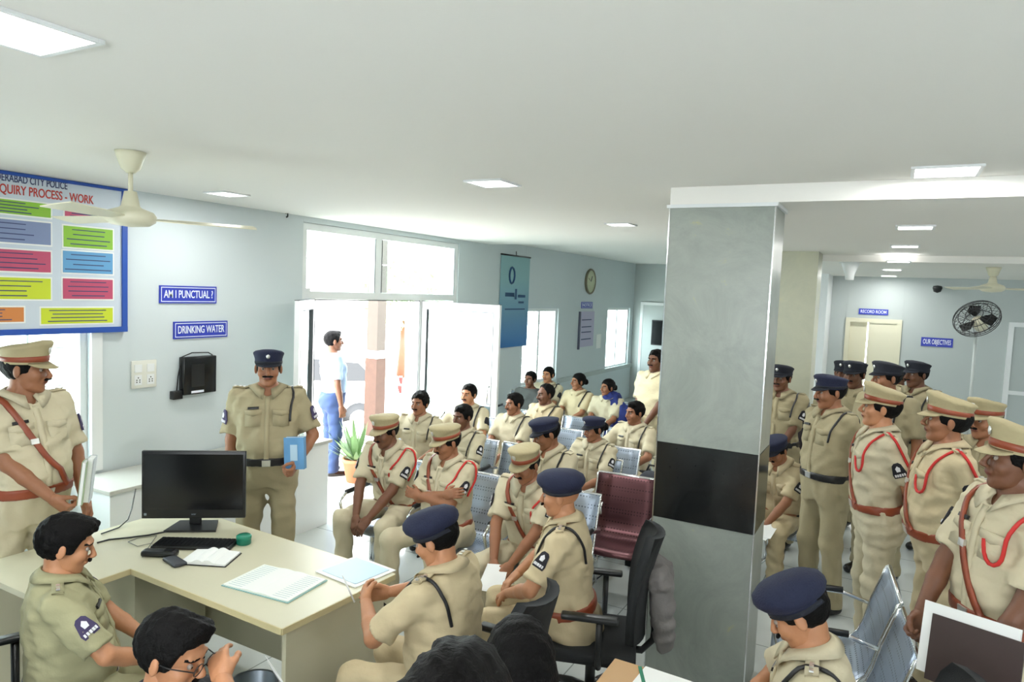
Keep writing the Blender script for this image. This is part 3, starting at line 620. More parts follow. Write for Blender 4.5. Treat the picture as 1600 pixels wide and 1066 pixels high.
leaf('door_3', (XW - .01, 7.08), (-4.02, 7.06), 2.12)
# rear door, right
d = MB(); d.bx(-.73, -.66, YR - .03, YR + .1, 0, 2.07).bx(.04, .11, YR - .03, YR + .1, 0, 2.07).bx(-.73, .11, YR - .03, YR + .1, 2.0, 2.07); dd = struct(d, 'door_4', M['cream'])
MB().bx(-.66, -.40, YR + .03, YR + .07, 0, 2.0).build('door_leaf', M['cream'], dd); MB().bx(-.38, .04, YR - .01, YR + .03, 0, 2.0).build('door_leaf', M['cream'], dd)
d = MB(); d.bx(1.55, 1.62, YR - .05, YR, 0, 2.1).bx(1.55, 2.6, YR - .05, YR, 2.05, 2.12).bx(2.53, 2.6, YR - .05, YR, 0, 2.1).bx(1.55, 2.6, YR - .05, YR, 1.0, 1.06); dd = struct(d, 'door_5', M['white'])
MB().bx(1.62, 2.53, YR - .03, YR - .02, 0, 2.05).build('door_leaf', M['wallgrey'], dd)
struct(MB().bx(-1.19, -.98, YR - .9, YR, 0, 2.77), 'trim_4', M['white'])
d = MB(); p = at_y(1002, 472, YB); q = at_y(1026, 470, YB); d.bx(p[0], p[0] + .06, YB - .03, YB, .0, p[2]).bx(p[0], p[0] + .9, YB - .03, YB, p[2] - .06, p[2]).bx(p[0] + .84, p[0] + .9, YB - .03, YB, 0, p[2]); dd = struct(d, 'door_6', M['white'])
MB().bx(p[0] + .06, p[0] + .84, YB - .02, YB - .005, 0, p[2] - .06).build('door_leaf', M['wallgrey'], dd)
column(-1.205, -.615, 4.08, 4.44, 2.84, M['marble'], 'square grey-green marble column with a black granite band in the middle of the room', (.97, 1.43))
column(-1.12, -.75, 8.06, 8.5, 2.84, M['marbleolive'], 'olive-cream marble pillar standing behind the banded column')
# ---------------------------------------------------------------- ceiling fittings
M['lamp'] = mat('led_panel', (1, 1, 1), .5, emis=9.)
def lamp(px, py, z, sz, power, label, group='recessed ceiling lights'):
    p = at_z(px, py, z); t = thing('ceiling_light', label, 'ceiling light', (p[0], p[1], z), 0, group)
    f = MB(); h = sz / 2; b = .018
    f.bx(-h - b, h + b, -h - b, -h, -.012, -.001).bx(-h - b, h + b, h, h + b, -.012, -.001).bx(-h - b, -h, -h, h, -.012, -.001).bx(h, h + b, -h, h, -.012, -.001).build('frame', M['white'], t)
    MB().bx(-h, h, -h, h, -.008, -.001).build('diffuser', M['lamp'], t)
    if power:
        l = bpy.data.lights.new('lamp', 'AREA'); l.shape = 'SQUARE'; l.size = sz * .95; l.energy = power; l.color = (1, 1, .98)
        o = bpy.data.objects.new('lamp', l); C.objects.link(o); o.parent = t; o.location = (0, 0, -.016)
    return p
lamp(22, 45, CZ, .27, LAMP_W, 'square ceiling light nearest the camera, cut by the left frame edge')
lamp(770, 285, CZ, .22, LAMP_W, 'square ceiling light left of the banded column, above the front row')
lamp(355, 302, CZ, .2, LAMP_W * .7, 'square ceiling light beside the ceiling fan near the left wall')
lamp(970, 350, CZ, .2, LAMP_W, 'square ceiling light just left of the top of the banded column')
lamp(1478, 266, CZ, .25, LAMP_W * .6, 'largest square ceiling light right of the banded column')
for i, (px, py, z, nth) in enumerate(((1430, 354, 2.84, 'second'), (1414, 384, 2.84, 'third'), (1404, 408, 2.77, 'fourth'), (1394, 421, 2.77, 'fifth'), (1389, 431, 2.77, 'sixth'), (1387, 437, 2.77, 'farthest'))):
    lamp(px, py, z, .2, LAMP_W * (.5, .5, .5, .8, .8, .8)[i], nth + ' ceiling light of the row running back right of the column')
lamp(997, 415, 3.0, .2, LAMP_W * 1.5, 'small square ceiling light far back, touching the left edge of the banded column')
for (x, y, pw) in ((-2.0, -.9, 1), (1.9, .8, 1), (1.9, 4.2, .8), (2.4, 9.5, .8)):   # unseen lamps added behind and right of the camera to brighten the room
    l = bpy.data.lights.new('lamp', 'AREA'); l.shape = 'SQUARE'; l.size = .25; l.energy = LAMP_W * pw * 1.3; l.color = (1, 1, .98); o = bpy.data.objects.new('lamp', l); C.objects.link(o); o.location = (x, y, (2.93 if y < 4 else 2.75))
def ceiling_fan(loc, z, drop, r, ang, label, flat=0.):
    t = thing('ceiling_fan', label, 'ceiling fan', (loc[0], loc[1], z), math.radians(ang))
    MB().lathe([(.0, -.001), (.075, -.001), (.07, -.02), (.045, -.09), (.02, -.11), (.0, -.11)], 20).build('canopy', M['cream'], t)
    MB().tube([(0, 0, -.10), (0, 0, -drop + .04)], .012, 10).build('rod', M['cream'], t)
    MB().lathe([(.0, .13), (.03, .125), (.045, .05), (.055, .04), (.11, .02), (.125, .0), (.12, -.03), (.09, -.05), (.0, -.06)], 28, c=(0, 0, -drop)).build('motor', M['cream'], t)
    for k in range(3):
        a = k * 2 * math.pi / 3; m_ = MB(); c_, s_ = math.cos(a), math.sin(a); pr = [(.10, -.03), (.24, -.055), (r, -.07), (r + .01, 0), (r, .065), (.24, .05), (.10, .03)]
        V = [];
        for zz in (-.002, .003):
            for (u, v) in pr: V.append((u * c_ - v * s_, u * s_ + v * c_, -drop - .015 + zz + v * .18))
        n = len(pr); m_.add(V, [list(range(n))[::-1], list(range(n, 2 * n))] + [[i, (i + 1) % n, n + (i + 1) % n, n + i] for i in range(n)]); m_.build('blade', M['cream'], t)
    return t
pf = at_z(204, 237, CZ); ceiling_fan(pf, CZ, .33, .62, 60, 'cream three-blade ceiling fan hanging in front of the process chart')
pf = at_z(1553, 418, 2.77); ceiling_fan((pf[0], pf[1] * 1.0, 0), 2.77, .22, .6, 10, 'cream ceiling fan hanging far back near the right frame edge')
pf = at_z(1010, 420, 3.0); ceiling_fan(pf, 3.0, .12, .5, 30, 'cream ceiling fan far back, partly hidden by the banded column')
# dome camera and white cone speaker (far right)
p = at_y(1465, 450, YR - .3); t = thing('dome_camera', 'small black-eyed dome camera high on the rear wall near the fan', 'camera', (p[0], YR, p[2])); MB().box((0, -.12, 0), (.07, .24, .06)).build('bracket', M['white'], t); MB().lathe([(.0, -.08), (.05, -.06), (.07, 0), (.06, .03), (0, .04)], 18, c=(0, -.27, 0)).build('lens_dome', M['black'], t)
p = at_y(1329, 411, YR - 4.4); t = thing('ceiling_projector', 'white cone-shaped fitting hanging under the beam right of the pillar', 'ceiling fitting', (p[0], p[1], 2.84 if p[1] < 8.62 else 2.77)); MB().lathe([(0, 0), (.1, 0), (.09, -.03), (.05, -.14), (.045, -.2), (0, -.2)], 18).build('cone_housing', M['white'], t); MB().lathe([(0, 0), (.12, 0), (.12, -.012), (0, -.012)], 18, c=(0, 0, 0)).build('base_plate', M['white'], t)
# ---------------------------------------------------------------- things on the left wall
def wallrect(px0, py0, px1, py1, x=XW):
    a = at_x(px0, py0, x); b = at_x(px1, py1, x); return a[1], b[1], max(a[2], b[2]), min(a[2], b[2])
MW = Matrix(((0, 0, 1, 0), (1, 0, 0, 0), (0, 1, 0, 0), (0, 0, 0, 1)))   # text x -> +Y, text y -> +Z, normal +X
def wtext(name, s_, y, z, size, m, parent, off=.001, align='CENTER', sx=1.): return text_mesh(name, s_, size, m, parent, Matrix.Translation((off, y, z)) @ MW, align, .001, sx)
yR = at_x(188, 400, XW)[1]; zT = 2.925; zB = at_x(185, 512, XW)[2]; yL = yR - 1.75
bt = thing('process_chart', 'large blue-framed enquiry process chart with coloured boxes, upper left', 'wall chart', (XW, (yL + yR) / 2, zB)); yc = (yL + yR) / 2; hw = (yR - yL) / 2; hh = zT - zB
bd = MB(); bd.bx(.001, .03, -hw, hw, 0, hh); bd.build('board', M['paper'] if 0 else mat('chart_board', S(206, 216, 226), .5), bt)
f = MB(); b = .03; f.bx(.001, .045, -hw - b, hw + b, -b, .0 + .01).bx(.001, .045, -hw - b, hw + b, hh - .01, hh + .012).bx(.001, .045, -hw - b, -hw + .01, -b, hh).bx(.001, .045, hw - .01, hw + b, -b, hh); f.build('frame', mat('blue_frame', S(40, 82, 170), .4), bt)
CC = dict(g=S(140, 190, 60), p=S(190, 80, 110), b=S(100, 160, 205), y=S(200, 214, 50), s=S(128, 142, 178), o=S(206, 130, 70))
cm = {k_: mat('chart_' + n_, CC[k_], .5) for k_, n_ in dict(g='green', p='pink', b='blue', y='yellow_green', s='slate', o='orange').items()}
inkm = mat('chart_ink', S(60, 70, 110), .6)
rows = [(('g', -60, 75, 311, 333), ('p', 97, 168, 325, 343)), (('s', -60, 75, 342, 378), ('g', 95, 172, 356, 388)), (('p', -60, 75, 389, 423), ('b', 94, 172, 394, 427)), (('y', -60, 75, 433, 467), ('p', 94, 172, 436, 467)), (('o', -70, 33, 480, 503), ('y', 60, 172, 481, 505))]
for r_ in rows:
    for (c_, xa, xb, ya, yb) in r_:
        ya0 = at_x(max(xa, 0), ya, XW)[2] if xa < 0 else at_x((xa + xb) / 2, ya, XW)[2]; yb0 = at_x(max(xa, 0) if xa < 0 else (xa + xb) / 2, yb, XW)[2]
        y0_ = at_x(xa, ya, XW)[1] if xa > 0 else max(yL + .08, at_x(0, ya, XW)[1] - .55); y1_ = at_x(xb, ya, XW)[1]
        m_ = MB(); m_.bx(.03, .032, y0_ - yc - .01, y1_ - yc + .01, yb0 - zB - .01, ya0 - zB + .01, 1); m_.bx(.032, .034, y0_ - yc, y1_ - yc, yb0 - zB, ya0 - zB, 0)
        nl = 4
        for q in range(nl):
            zz = yb0 - zB + (ya0 - yb0) * (q + .7) / (nl + .4); rr = random.uniform(.6, .94) * (y1_ - y0_) / 2; m_.bx(.034, .0345, (y0_ + y1_) / 2 - yc - rr, (y0_ + y1_) / 2 - yc + rr, zz - .004, zz + .004, 2)
        m_.build('chart_box', [cm[c_], M['paper'], inkm], bt)
y1_, _, z1_, _ = wallrect(110, 288, 110, 290)
wtext('chart_title', 'HYDERABAD CITY POLICE', at_x(106, 290, XW)[1] - yc - .02, at_x(60, 286, XW)[2] - zB + .0, .068, inkm, bt, .032, 'RIGHT', .62)
wtext('chart_heading', 'ENQUIRY PROCESS - WORK', at_x(142, 312, XW)[1] - yc, at_x(60, 303, XW)[2] - zB, .083, mat('chart_red', S(190, 60, 50), .6), bt, .032, 'RIGHT', .64)
def wsign(name, box_, s_, label, sx=1., x=XW, size=.62):
    a = at_x(box_[0], (box_[1] + box_[3]) / 2, x); b = at_x(box_[2], (box_[1] + box_[3]) / 2, x); zt = at_x((box_[0] + box_[2]) / 2, box_[1], x)[2]; zb = at_x((box_[0] + box_[2]) / 2, box_[3], x)[2]
    w_ = b[1] - a[1]; h = zt - zb; t = thing(name, label, 'sign', (x, (a[1] + b[1]) / 2, (zt + zb) / 2))
    MB().bx(.001, .012, -w_ / 2, w_ / 2, -h / 2, h / 2).build('panel', M['sign'], t)
    f = MB(); q = .012; e = .006; f.bx(.012, .014, -w_ / 2 + q, w_ / 2 - q, h / 2 - q - e, h / 2 - q).bx(.012, .014, -w_ / 2 + q, w_ / 2 - q, -h / 2 + q, -h / 2 + q + e).bx(.012, .014, -w_ / 2 + q, -w_ / 2 + q + e, -h / 2 + q, h / 2 - q).bx(.012, .014, w_ / 2 - q - e, w_ / 2 - q, -h / 2 + q, h / 2 - q).build('border_line', M['signtext'], t)
    o = wtext('lettering', s_, 0, 0, h * size, M['signtext'], t, .013); d_ = o.data; ww = max(v.co.y for v in d_.vertices) - min(v.co.y for v in d_.vertices); k_ = (w_ * .86) / ww
    for v in d_.vertices: v.co.y *= k_
wsign('wall_sign', (248, 447, 337, 474), 'AM I PUNCTUAL ?', 'blue wall sign reading AM I PUNCTUAL ?'); wsign('wall_sign', (270, 502, 354, 528), 'DRINKING WATER', 'blue wall sign reading DRINKING WATER')
a = at_x(204, 585, XW); b = at_x(243, 585, XW); zt, zb = at_x(223, 563, XW)[2], at_x(223, 606, XW)[2]; w_ = b[1] - a[1]; h = zt - zb
t = thing('switch_board', 'white electrical switch board with two sockets on the left wall', 'switch board', (XW, (a[1] + b[1]) / 2, (zt + zb) / 2)); MB().bx(.001, .014, -w_ / 2, w_ / 2, -h / 2, h / 2, 0, .003).build('plate', M['offwhite'], t)
for sx_ in (-.25, .25):
    m_ = MB(); m_.bx(.014, .017, w_ * sx_ - .03, w_ * sx_ + .03, -h * .38, -h * .02); so = m_.build('socket', M['white'], t); m_ = MB(); [m_.box((.0175, w_ * sx_ + u, -h * .2 + v), (.002, .008, .009)) for u, v in ((0, .018), (-.012, 0), (.012, 0), (-.012, -.016), (.012, -.016))]; m_.build('socket_hole', M['black'], so)
    MB().bx(.014, .019, w_ * sx_ - .03, w_ * sx_ + .03, h * .08, h * .36).build('switch', M['white'], t)
a = at_x(279, 585, XW); b = at_x(330, 585, XW); zt, zb = at_x(305, 556, XW)[2], at_x(305, 614, XW)[2]; w_ = b[1] - a[1]; h = zt - zb
t = thing('wall_device', 'black glossy box with a cable hanging on the left wall under the signs', 'wall device', (XW, (a[1] + b[1]) / 2, (zt + zb) / 2)); MB().box((.035, 0, 0), (.068, w_, h), 0, None, .01).build('housing', M['screen'], t)
MB().bx(.069, .071, -w_ * .28, w_ * .12, -h * .3, h * .3).build('display', M['black'], t); MB().bx(.069, .0715, -w_ * .28, w_ * .1, -h * .46, -h * .40).build('label_mark', M['signtext'], t)
m_ = MB(); m_.tube([(.03, w_ * .46, h * .5), (.04, w_ * .3, h * .58), (.04, -w_ * .2, h * .6), (.03, -w_ * .48, h * .5), (.02, -w_ * .56, 0), (.02, -w_ * .6, -h * .42)], .005, 6); m_.build('power_cord', M['black'], t)
MB().box((.025, -w_ * .62, -h * .48), (.05, w_ * .28, h * .22), 0, None, .006).build('power_adapter', M['black'], t)
p = at_x(446, 333, XW); t = thing('wall_hook', 'tiny dark hook high on the left wall near the entrance', 'hook', (XW, p[1], p[2])); MB().tube([(0, 0, 0), (.03, 0, 0), (.03, 0, -.03), (.015, 0, -.04)], .008, 6).build('hook_body', M['black'], t)
# banner
a = at_x(782, 398, XW); b = at_x(827, 402, XW); zb = at_x(818, 540, XW)[2]; y0, y1 = a[1], b[1]; z1 = (a[2] + b[2]) / 2; w_ = y1 - y0; h = z1 - zb
bm_ = mat('banner_print', S(120, 170, 190), .5); n = bm_.node_tree.nodes; k = bm_.node_tree.links; tc = [x for x in n if x.type == 'TEX_COORD'][0]; sx_ = n.new('ShaderNodeSeparateXYZ'); mr = n.new('ShaderNodeMapRange'); mr.inputs[1].default_value = -h; mr.inputs[2].default_value = 0; rp = n.new('ShaderNodeValToRGB'); e = rp.color_ramp.elements
e[0].color = (*S(44, 110, 176), 1); e[1].color = (*S(142, 182, 186), 1); e[1].position = .75; k.new(tc.outputs['Object'], sx_.inputs[0]); k.new(sx_.outputs[2], mr.inputs[0]); k.new(mr.outputs[0], rp.inputs[0]); k.new(rp.outputs[0], n['Principled BSDF'].inputs['Base Color'])
t = thing('hanging_banner', 'blue vertical banner with an oval emblem hanging beside the entrance', 'banner', (XW + .012, (y0 + y1) / 2, z1))
MB().bx(0, .006, -w_ / 2, w_ / 2, -h, 0).build('banner_cloth', bm_, t); MB().tube([(.006, -w_ / 2 - .01, .0), (.006, w_ / 2 + .01, .0)], .012, 8).build('top_rod', M['black'], t); MB().tube([(.006, 0, .01), (.0, 0, .07)], .006, 6).build('hanger', M['black'], t)
dk = mat('banner_ink', S(30, 70, 110), .5); m_ = MB(); q = [(-.08 * math.cos(i * .524), .12 * math.sin(i * .524)) for i in range(13)]; m_.tube([(.007, -.12 + u, -.3 + v) for u, v in q], .018, 6); m_.build('emblem', dk, t)
m_ = MB(); m_.bx(.006, .008, -.3, -.02, -.62, -.56).bx(.006, .008, .0, .06, -.66, -.5).bx(.006, .008, .1, .34, -.63, -.59).bx(.006, .008, .12, .3, -.72, -.69).bx(.006, .008, -.3, .34, -.82, -.8).build('banner_writing', dk, t)
# clock, notices
p = at_x(921, 440, XW); t = thing('wall_clock', 'round wall clock with a yellowish dial on the rear left wall', 'clock', (XW, p[1], p[2])); Rl = lambda x, y, z: (z, x, y)
MB().lathe([(.23, 0), (.245, .02), (.24, .04), (.215, .045), (.21, .03)], 32, fn=Rl).build('rim', mat('clock_rim', S(126, 120, 96), .4), t); MB().lathe([(.215, .0), (.215, .03), (0, .03)], 32, fn=Rl).build('dial', mat('clock_dial', S(206, 210, 178), .5), t); MB().tube([(.036, 0, 0), (.036, .05, .1)], .006, 5).tube([(.036, 0, 0), (.036, -.13, .06)], .004, 5).build('hand', M['black'], t)
wsign('wall_sign', (908, 472, 925, 482), 'NOTICE', 'small blue sign under the round clock on the rear left wall')
p = at_x(906, 487, XW); q = at_x(925, 540, XW); t = thing('notice_board', 'pale lilac notice board with a dark left edge under the round clock', 'notice board', (XW, (p[1] + q[1]) / 2, q[2])); w_ = q[1] - p[1]; h = p[2] - q[2]; MB().bx(.001, .02, -w_ / 2, w_ / 2, 0, h).build('board', mat('lilac_board', S(188, 184, 208), .6), t); MB().bx(.001, .03, -w_ / 2 - .05, -w_ / 2, -.04, h).build('edge_strip', mat('grey_edge', S(92, 96, 116), .6), t)
m_ = MB(); [m_.bx(.02, .022, -w_ * .4, w_ * .3, h * z_, h * z_ + .02) for z_ in (.2, .4, .55, .75)]; m_.build('notice_print', inkm, t)
t = thing('notice_paper', 'small white sheet stuck to the rear wall beside the notice board', 'paper', (XW, 12.98, 1.36)); MB().bx(.001, .006, -.12, .12, -.14, .14).build('sheet', M['paper'], t)
p = at_y(1029, 520, YB); t = thing('wall_screen', 'dark narrow screen on the far rear wall beside the column edge', 'screen', (p[0] + .1, YB, p[2])); MB().box((0, -.03, 0), (.5, .05, .55), 0, None, .01).build('housing', M['black'], t); MB().box((0, -.058, 0), (.46, .006, .5)).build('display', M['screen'], t)
# signs and fan on the rear right wall
MB_R = Matrix(((1, 0, 0, 0), (0, 0, -1, 0), (0, 1, 0, 0), (0, 0, 0, 1)))
def bsign(box_, s_, label):
    a = at_y(box_[0], (box_[1] + box_[3]) / 2, YR); b = at_y(box_[2], (box_[1] + box_[3]) / 2, YR); zt = at_y((box_[0] + box_[2]) / 2, box_[1], YR)[2]; zb = at_y((box_[0] + box_[2]) / 2, box_[3], YR)[2]; w_ = b[0] - a[0]; h = zt - zb
    t = thing('wall_sign', label, 'sign', ((a[0] + b[0]) / 2, YR, (zt + zb) / 2)); MB().bx(-w_ / 2, w_ / 2, -.012, -.001, -h / 2, h / 2).build('panel', M['sign'], t)
    o = text_mesh('lettering', s_, h * .75, M['signtext'], t, Matrix.Translation((0, -.013, 0)) @ MB_R); d_ = o.data; ww = max(v.co.x for v in d_.vertices) - min(v.co.x for v in d_.vertices)
    for v in d_.vertices: v.co.x *= w_ * .88 / ww
bsign((1342, 483, 1388, 492), 'RECORD ROOM', 'blue sign above the cream double door in the rear wall'); bsign((1439, 528, 1489, 542), 'OUR OBJECTIVES', 'blue sign on the rear wall left of the pedestal fan')
p = at_y(1527, 500, 8.6); t = thing('pedestal_fan', 'black caged pedestal fan standing by the rear right wall', 'fan', (p[0], 8.6, 0)); zc = p[2]
MB().lathe([(0, .03), (.2, .025), (.21, .01), (.21, 0), (0, 0)], 24).build('base', M['offwhite'], t); MB().tube([(0, 0, .02), (0, 0, zc - .12)], .014, 10).build('pole', M['wallgrey'], t)
fR = Matrix.Rotation(math.radians(-28), 3, 'Z') @ Matrix.Rotation(math.radians(-35), 3, 'X')
def ff(x, y, z): v = fR @ Vector((x, -z, y)); return (v.x, v.y - .02, v.z + zc)
MB().lathe([(0, -.14), (.06, -.13), (.07, -.02), (.03, .02), (0, .02)], 18, fn=ff).build('motor_housing', M['cream'], t)
m_ = MB()
for rr, zz in ((.21, .05), (.215, .03), (.21, .0), (.15, .085), (.08, .1), (.14, -.03)): m_.tube([ff(rr * math.cos(i * math.pi / 14), rr * math.sin(i * math.pi / 14), zz) for i in range(29)], .004, 5)
for i in range(28): a = i * math.pi / 14; m_.tube([ff(.03 * math.cos(a), .03 * math.sin(a), .105), ff(.15 * math.cos(a), .15 * math.sin(a), .088), ff(.213 * math.cos(a), .213 * math.sin(a), .03), ff(.13 * math.cos(a), .13 * math.sin(a), -.035)], .0025, 4)
m_.build('cage', M['black'], t)
for k_ in range(3):
    m_ = MB(); a0 = k_ * 2.094; P_ = [(.03, 0), (.09, -.5), (.17, -.45), (.19, .1), (.14, .45), (.05, .5)]; V = [ff(r_ * math.cos(a0 + th), r_ * math.sin(a0 + th), .02 + .02 * th + dz) for dz in (0, .004) for r_, th in P_]; n_ = 6
    m_.add(V, [list(range(n_)), list(range(n_, 2 * n_))[::-1]] + [[i, (i + 1) % n_, n_ + (i + 1) % n_, n_ + i] for i in range(n_)]); m_.build('blade', M['screen'], t)
# dark cabinet behind beyond the column
t = thing('filing_cabinet', 'dark low cabinet standing behind the banded column', 'cabinet', (-.98, 7.85, 0)); MB().box((0, 0, .62), (.5, .35, 1.24), 0, None, .01).build('body', mat('dark_cabinet', S(46, 42, 46), .4), t); MB().box((0, -.18, .9), (.44, .012, .5)).box((0, -.18, .35), (.44, .012, .5)).build('door', mat('dark_cabinet_door', S(56, 50, 54), .4), t)
# ---------------------------------------------------------------- outside
struct(MB().bx(-8.0, XW - .22, -4, 26, -.7, -.02).bx(-22, -8.0, -4, 26, -.7, -.57), 'floor_outside', mat('concrete_yard', S(206, 200, 190), .9, var=.06))
struct(MB().bx(-19, -18.8, -4, 26, -.57, 3.2), 'wall_outside', mat('yard_wall', S(226, 226, 222), .9))
p = at_z(590, 700, .2); bx_ = at_x(591, 560, -6.9); t = thing('porch_pillar', 'brown stone-clad porch pillar seen through the entrance', 'pillar', (-6.95, bx_[1], 0)); MB().bx(-.10, .10, -.10, .10, 1.3, 3.6).build('upper_shaft', mat('grey_stone', S(78, 68, 60), .7, var=.15), t); MB().bx(-.115, .115, -.115, .115, 1.18, 1.3).build('ledge', M['offwhite'], t); MB().bx(-.11, .11, -.11, .11, -.02, 1.18).build('lower_shaft', mat('brown_stone', S(74, 50, 38), .7, var=.2, vscale=12), t)
# ---------------------------------------------------------------- furniture
DZ = .76
def desk():
    t = thing('desk', 'L-shaped pale laminate office desk carrying the monitor and ledgers', 'desk', (-3.4, 2.5, 0)); ox, oy = -3.4, 2.5
    L = [(-4.1, 1.75), (-3.43, 1.75), (-3.43, 2.2), (-2.29, 2.17), (-2.25, 2.92), (-4.1, 3.0)]; m_ = MB(); m_.prism([(x - ox, y - oy) for x, y in L], DZ - .03, DZ); m_.build('desk_top', M['wood'], t)
    e = MB()
    for (a, b) in ((1, 2), (2, 3), (3, 4), (4, 5)):
        p, q = Vector(L[a]), Vector(L[b]); d = (q - p); an = math.atan2(d.y, d.x); R_ = Matrix.Rotation(an, 3, 'Z'); c = (p + q) / 2; n_ = R_ @ Vector((0, -1, 0)); e.box((c.x - ox + n_.x * .002, c.y - oy + n_.y * .002, DZ - .016), (d.length, .005, .03), 0, R_)
    e.build('edge_band', M['edge'], t)
    MB().bx(-2.33 - ox, -2.305 - ox, 2.21 - oy, 2.90 - oy, .001, DZ - .031).build('side_panel', M['wood'], t)
    MB().bx(-4.08 - ox, -2.34 - ox, 2.80 - oy, 2.82 - oy, .12, DZ - .031).build('modesty_panel', M['wood'], t)
    MB().bx(-4.08 - ox, -4.06 - ox, 1.78 - oy, 2.79 - oy, .001, DZ - .031).build('side_panel', M['wood'], t)
    p = MB().bx(-4.0 - ox, -3.55 - ox, 2.3 - oy, 2.75 - oy, .02, .70).build('pedestal_unit', M['wood'], t)
    return t
desk()
t = thing('wall_counter', 'grey-topped white counter running along the left wall toward the entrance', 'counter', (-4.86, 3.8, 0)); MB().bx(-.25, .26, -1.0, 1.15, .79, .82, 0, .004).build('counter_top', mat('counter_grey', S(196, 196, 188), .4), t); MB().bx(-.24, .23, -.98, 1.13, .001, .789).build('front_panel', M['white'], t)
pc = at_z(30, 835, .80); cx, cy = pc[0], pc[1]
t = thing('side_cabinet', 'white side cabinet under the printer at the left edge', 'cabinet', (-4.45, 1.45, 0)); MB().bx(-.35, .35, -.5, .28, .001, .72).build('body', M['white'], t); MB().bx(-.38, .38, -.53, .29, .721, .745).build('cabinet_top', M['white'], t); MB().bx(.351, .365, -.48, -.1, .05, .68).bx(.351, .365, -.08, .26, .05, .68).build('door', M['white'], t); MB().tube([(.37, -.13, .3), (.385, -.13, .32), (.385, -.13, .44), (.37, -.13, .46)], .006, 6).build('handle', M['chrome'], t)
pb = mat('printer_glass', S(120, 140, 162), .12)
t = thing('printer', 'black flatbed printer with a blue-grey glossy lid at the left edge', 'printer', (-4.36, 1.46, .746), math.radians(8)); MB().box((0, 0, .07), (.5, .42, .13), 0, None, .012).build('body', M['black'], t); MB().box((0, 0, .155), (.5, .42, .035), 0, None, .01).build('lid', pb, t); MB().box((.26, 0, .05), (.02, .3, .02)).build('paper_slot', M['offwhite'], t); MB().box((.2, -.13, .138), (.03, .08, .004)).build('button_panel', M['screen'], t)
# monitor
def monitor():
    p = at_z(306, 822, DZ); t = thing('computer_monitor', 'black widescreen computer monitor standing on the desk', 'monitor', (p[0], p[1], DZ), math.atan2(.60, .80))
    MB().box((0, -.03, .272), (.605, .028, .42), 0, None, .006).build('housing', M['black'], t); MB().box((0, -.0455, .29), (.575, .004, .345)).build('screen', M['screen'], t)
    text_mesh('maker_mark', 'acer', .016, M['steel'], t, Matrix.Translation((.0, -.046, .09)) @ MB_R, depth=.0006); MB().box((-.28, -.0455, .09), (.014, .003, .014)).build('sticker', M['steel'], t)
    MB().box((0, .0, .10), (.07, .02, .17), 0, Matrix.Rotation(-.1, 3, 'X'), .005).build('neck', M['black'], t)
    m_ = MB(); m_.prism([(-.15, -.12), (.15, -.12), (.115, .07), (-.115, .07)], .001, .014); m_.build('stand_base', M['black'], t); return p
pm = monitor()
def onz(px, py, z=DZ): return at_z(px, py, z)
a, b = onz(241, 852), onz(364, 856); c = (a + b) / 2; t = thing('keyboard', 'black computer keyboard lying in front of the monitor', 'keyboard', (c[0], c[1] + .01, DZ), math.atan2(b[1] - a[1], b[0] - a[0]) + .02)
MB().box((0, 0, .011), (.44, .145, .018), 0, None, .005).build('case', M['black'], t)
m_ = MB()
for r_ in range(5):
    for k_ in range(17): m_.box((-.2 + k_ * .0248, -.055 + r_ * .027, .0225), (.021, .022, .006))
m_.build('keys', M['screen'], t)
p = onz(250, 869); t = thing('phone_handset', 'black handheld device on the desk just left of the open diary', 'phone', (p[0], p[1], DZ), .5); MB().box((0, 0, .018), (.19, .062, .032), 0, None, .013).build('body', M['black'], t); MB().box((.05, 0, .035), (.05, .04, .002)).build('display', M['screen'], t)
p = onz(273, 880); t = thing('spectacle_case', 'dark grey case lying half under the open diary', 'case', (p[0], p[1], DZ), -.2); MB().box((0, 0, .010), (.15, .07, .018), 0, None, .008).build('shell', mat('dark_grey', S(50, 54, 60), .5), t)
def open_book(name, label, cat, px, py, rz, w_, d_, th, cover, page, lines=0, puff=.012):
    p = onz(px, py); t = thing(name, label, cat, (p[0], p[1], DZ), rz)
    MB().box((0, 0, .003), (w_ * 2 + .012, d_ + .01, .004)).build('cover', cover, t)
    for s_ in (-1, 1):
        n = 10; V = []
        for i in range(n + 1):
            u = i / n; x = s_ * w_ * u; z = .006 + th + puff * math.sin(min(1, u * 2.2) * math.pi) * (1 if u < .45 else .0) + puff * .6 * (1 - u)
            V += [(x, -d_ / 2, .0055), (x, d_ / 2, .0055), (x, d_ / 2, z), (x, -d_ / 2, z)]
        m_ = MB(); m_.add(V, [[i * 4 + j, i * 4 + (j + 1) % 4, i * 4 + 4 + (j + 1) % 4, i * 4 + 4 + j] for i in range(n) for j in range(4)] + [[0, 1, 2, 3], [4 * n + 3, 4 * n + 2, 4 * n + 1, 4 * n]], 0, False); pg = m_.build('page_block', page, t)
        if lines:
            m_ = MB(); [m_.box((s_ * w_ * .55, -d_ / 2 + d_ * (k_ + 1) / (lines + 1), .0065 + th + puff * .62 * .45), (w_ * .7, .0015, .0006)) for k_ in range(lines)]; m_.build('ruled_lines', mat('ruled_line', S(150, 170, 190), .7), pg)
    return t
open_book('diary', 'open white diary with a black cover lying beside the keyboard', 'book', 329, 874, .45, .125, .19, .008, M['black'], M['paper'])
open_book('ledger', 'open ledger with pale green ruled pages on the middle of the desk', 'book', 430, 912, .10, .205, .29, .004, mat('ledger_cover', S(150, 190, 190), .5), mat('ledger_page', S(232, 238, 230), .7), 14, .004)
m_ = M['paperblue']; p = onz(556, 892); t = thing('document_folder', 'pale blue sheet in a clear folder on the right end of the desk', 'folder', (p[0] + .01, p[1] - .01, DZ), -.12)
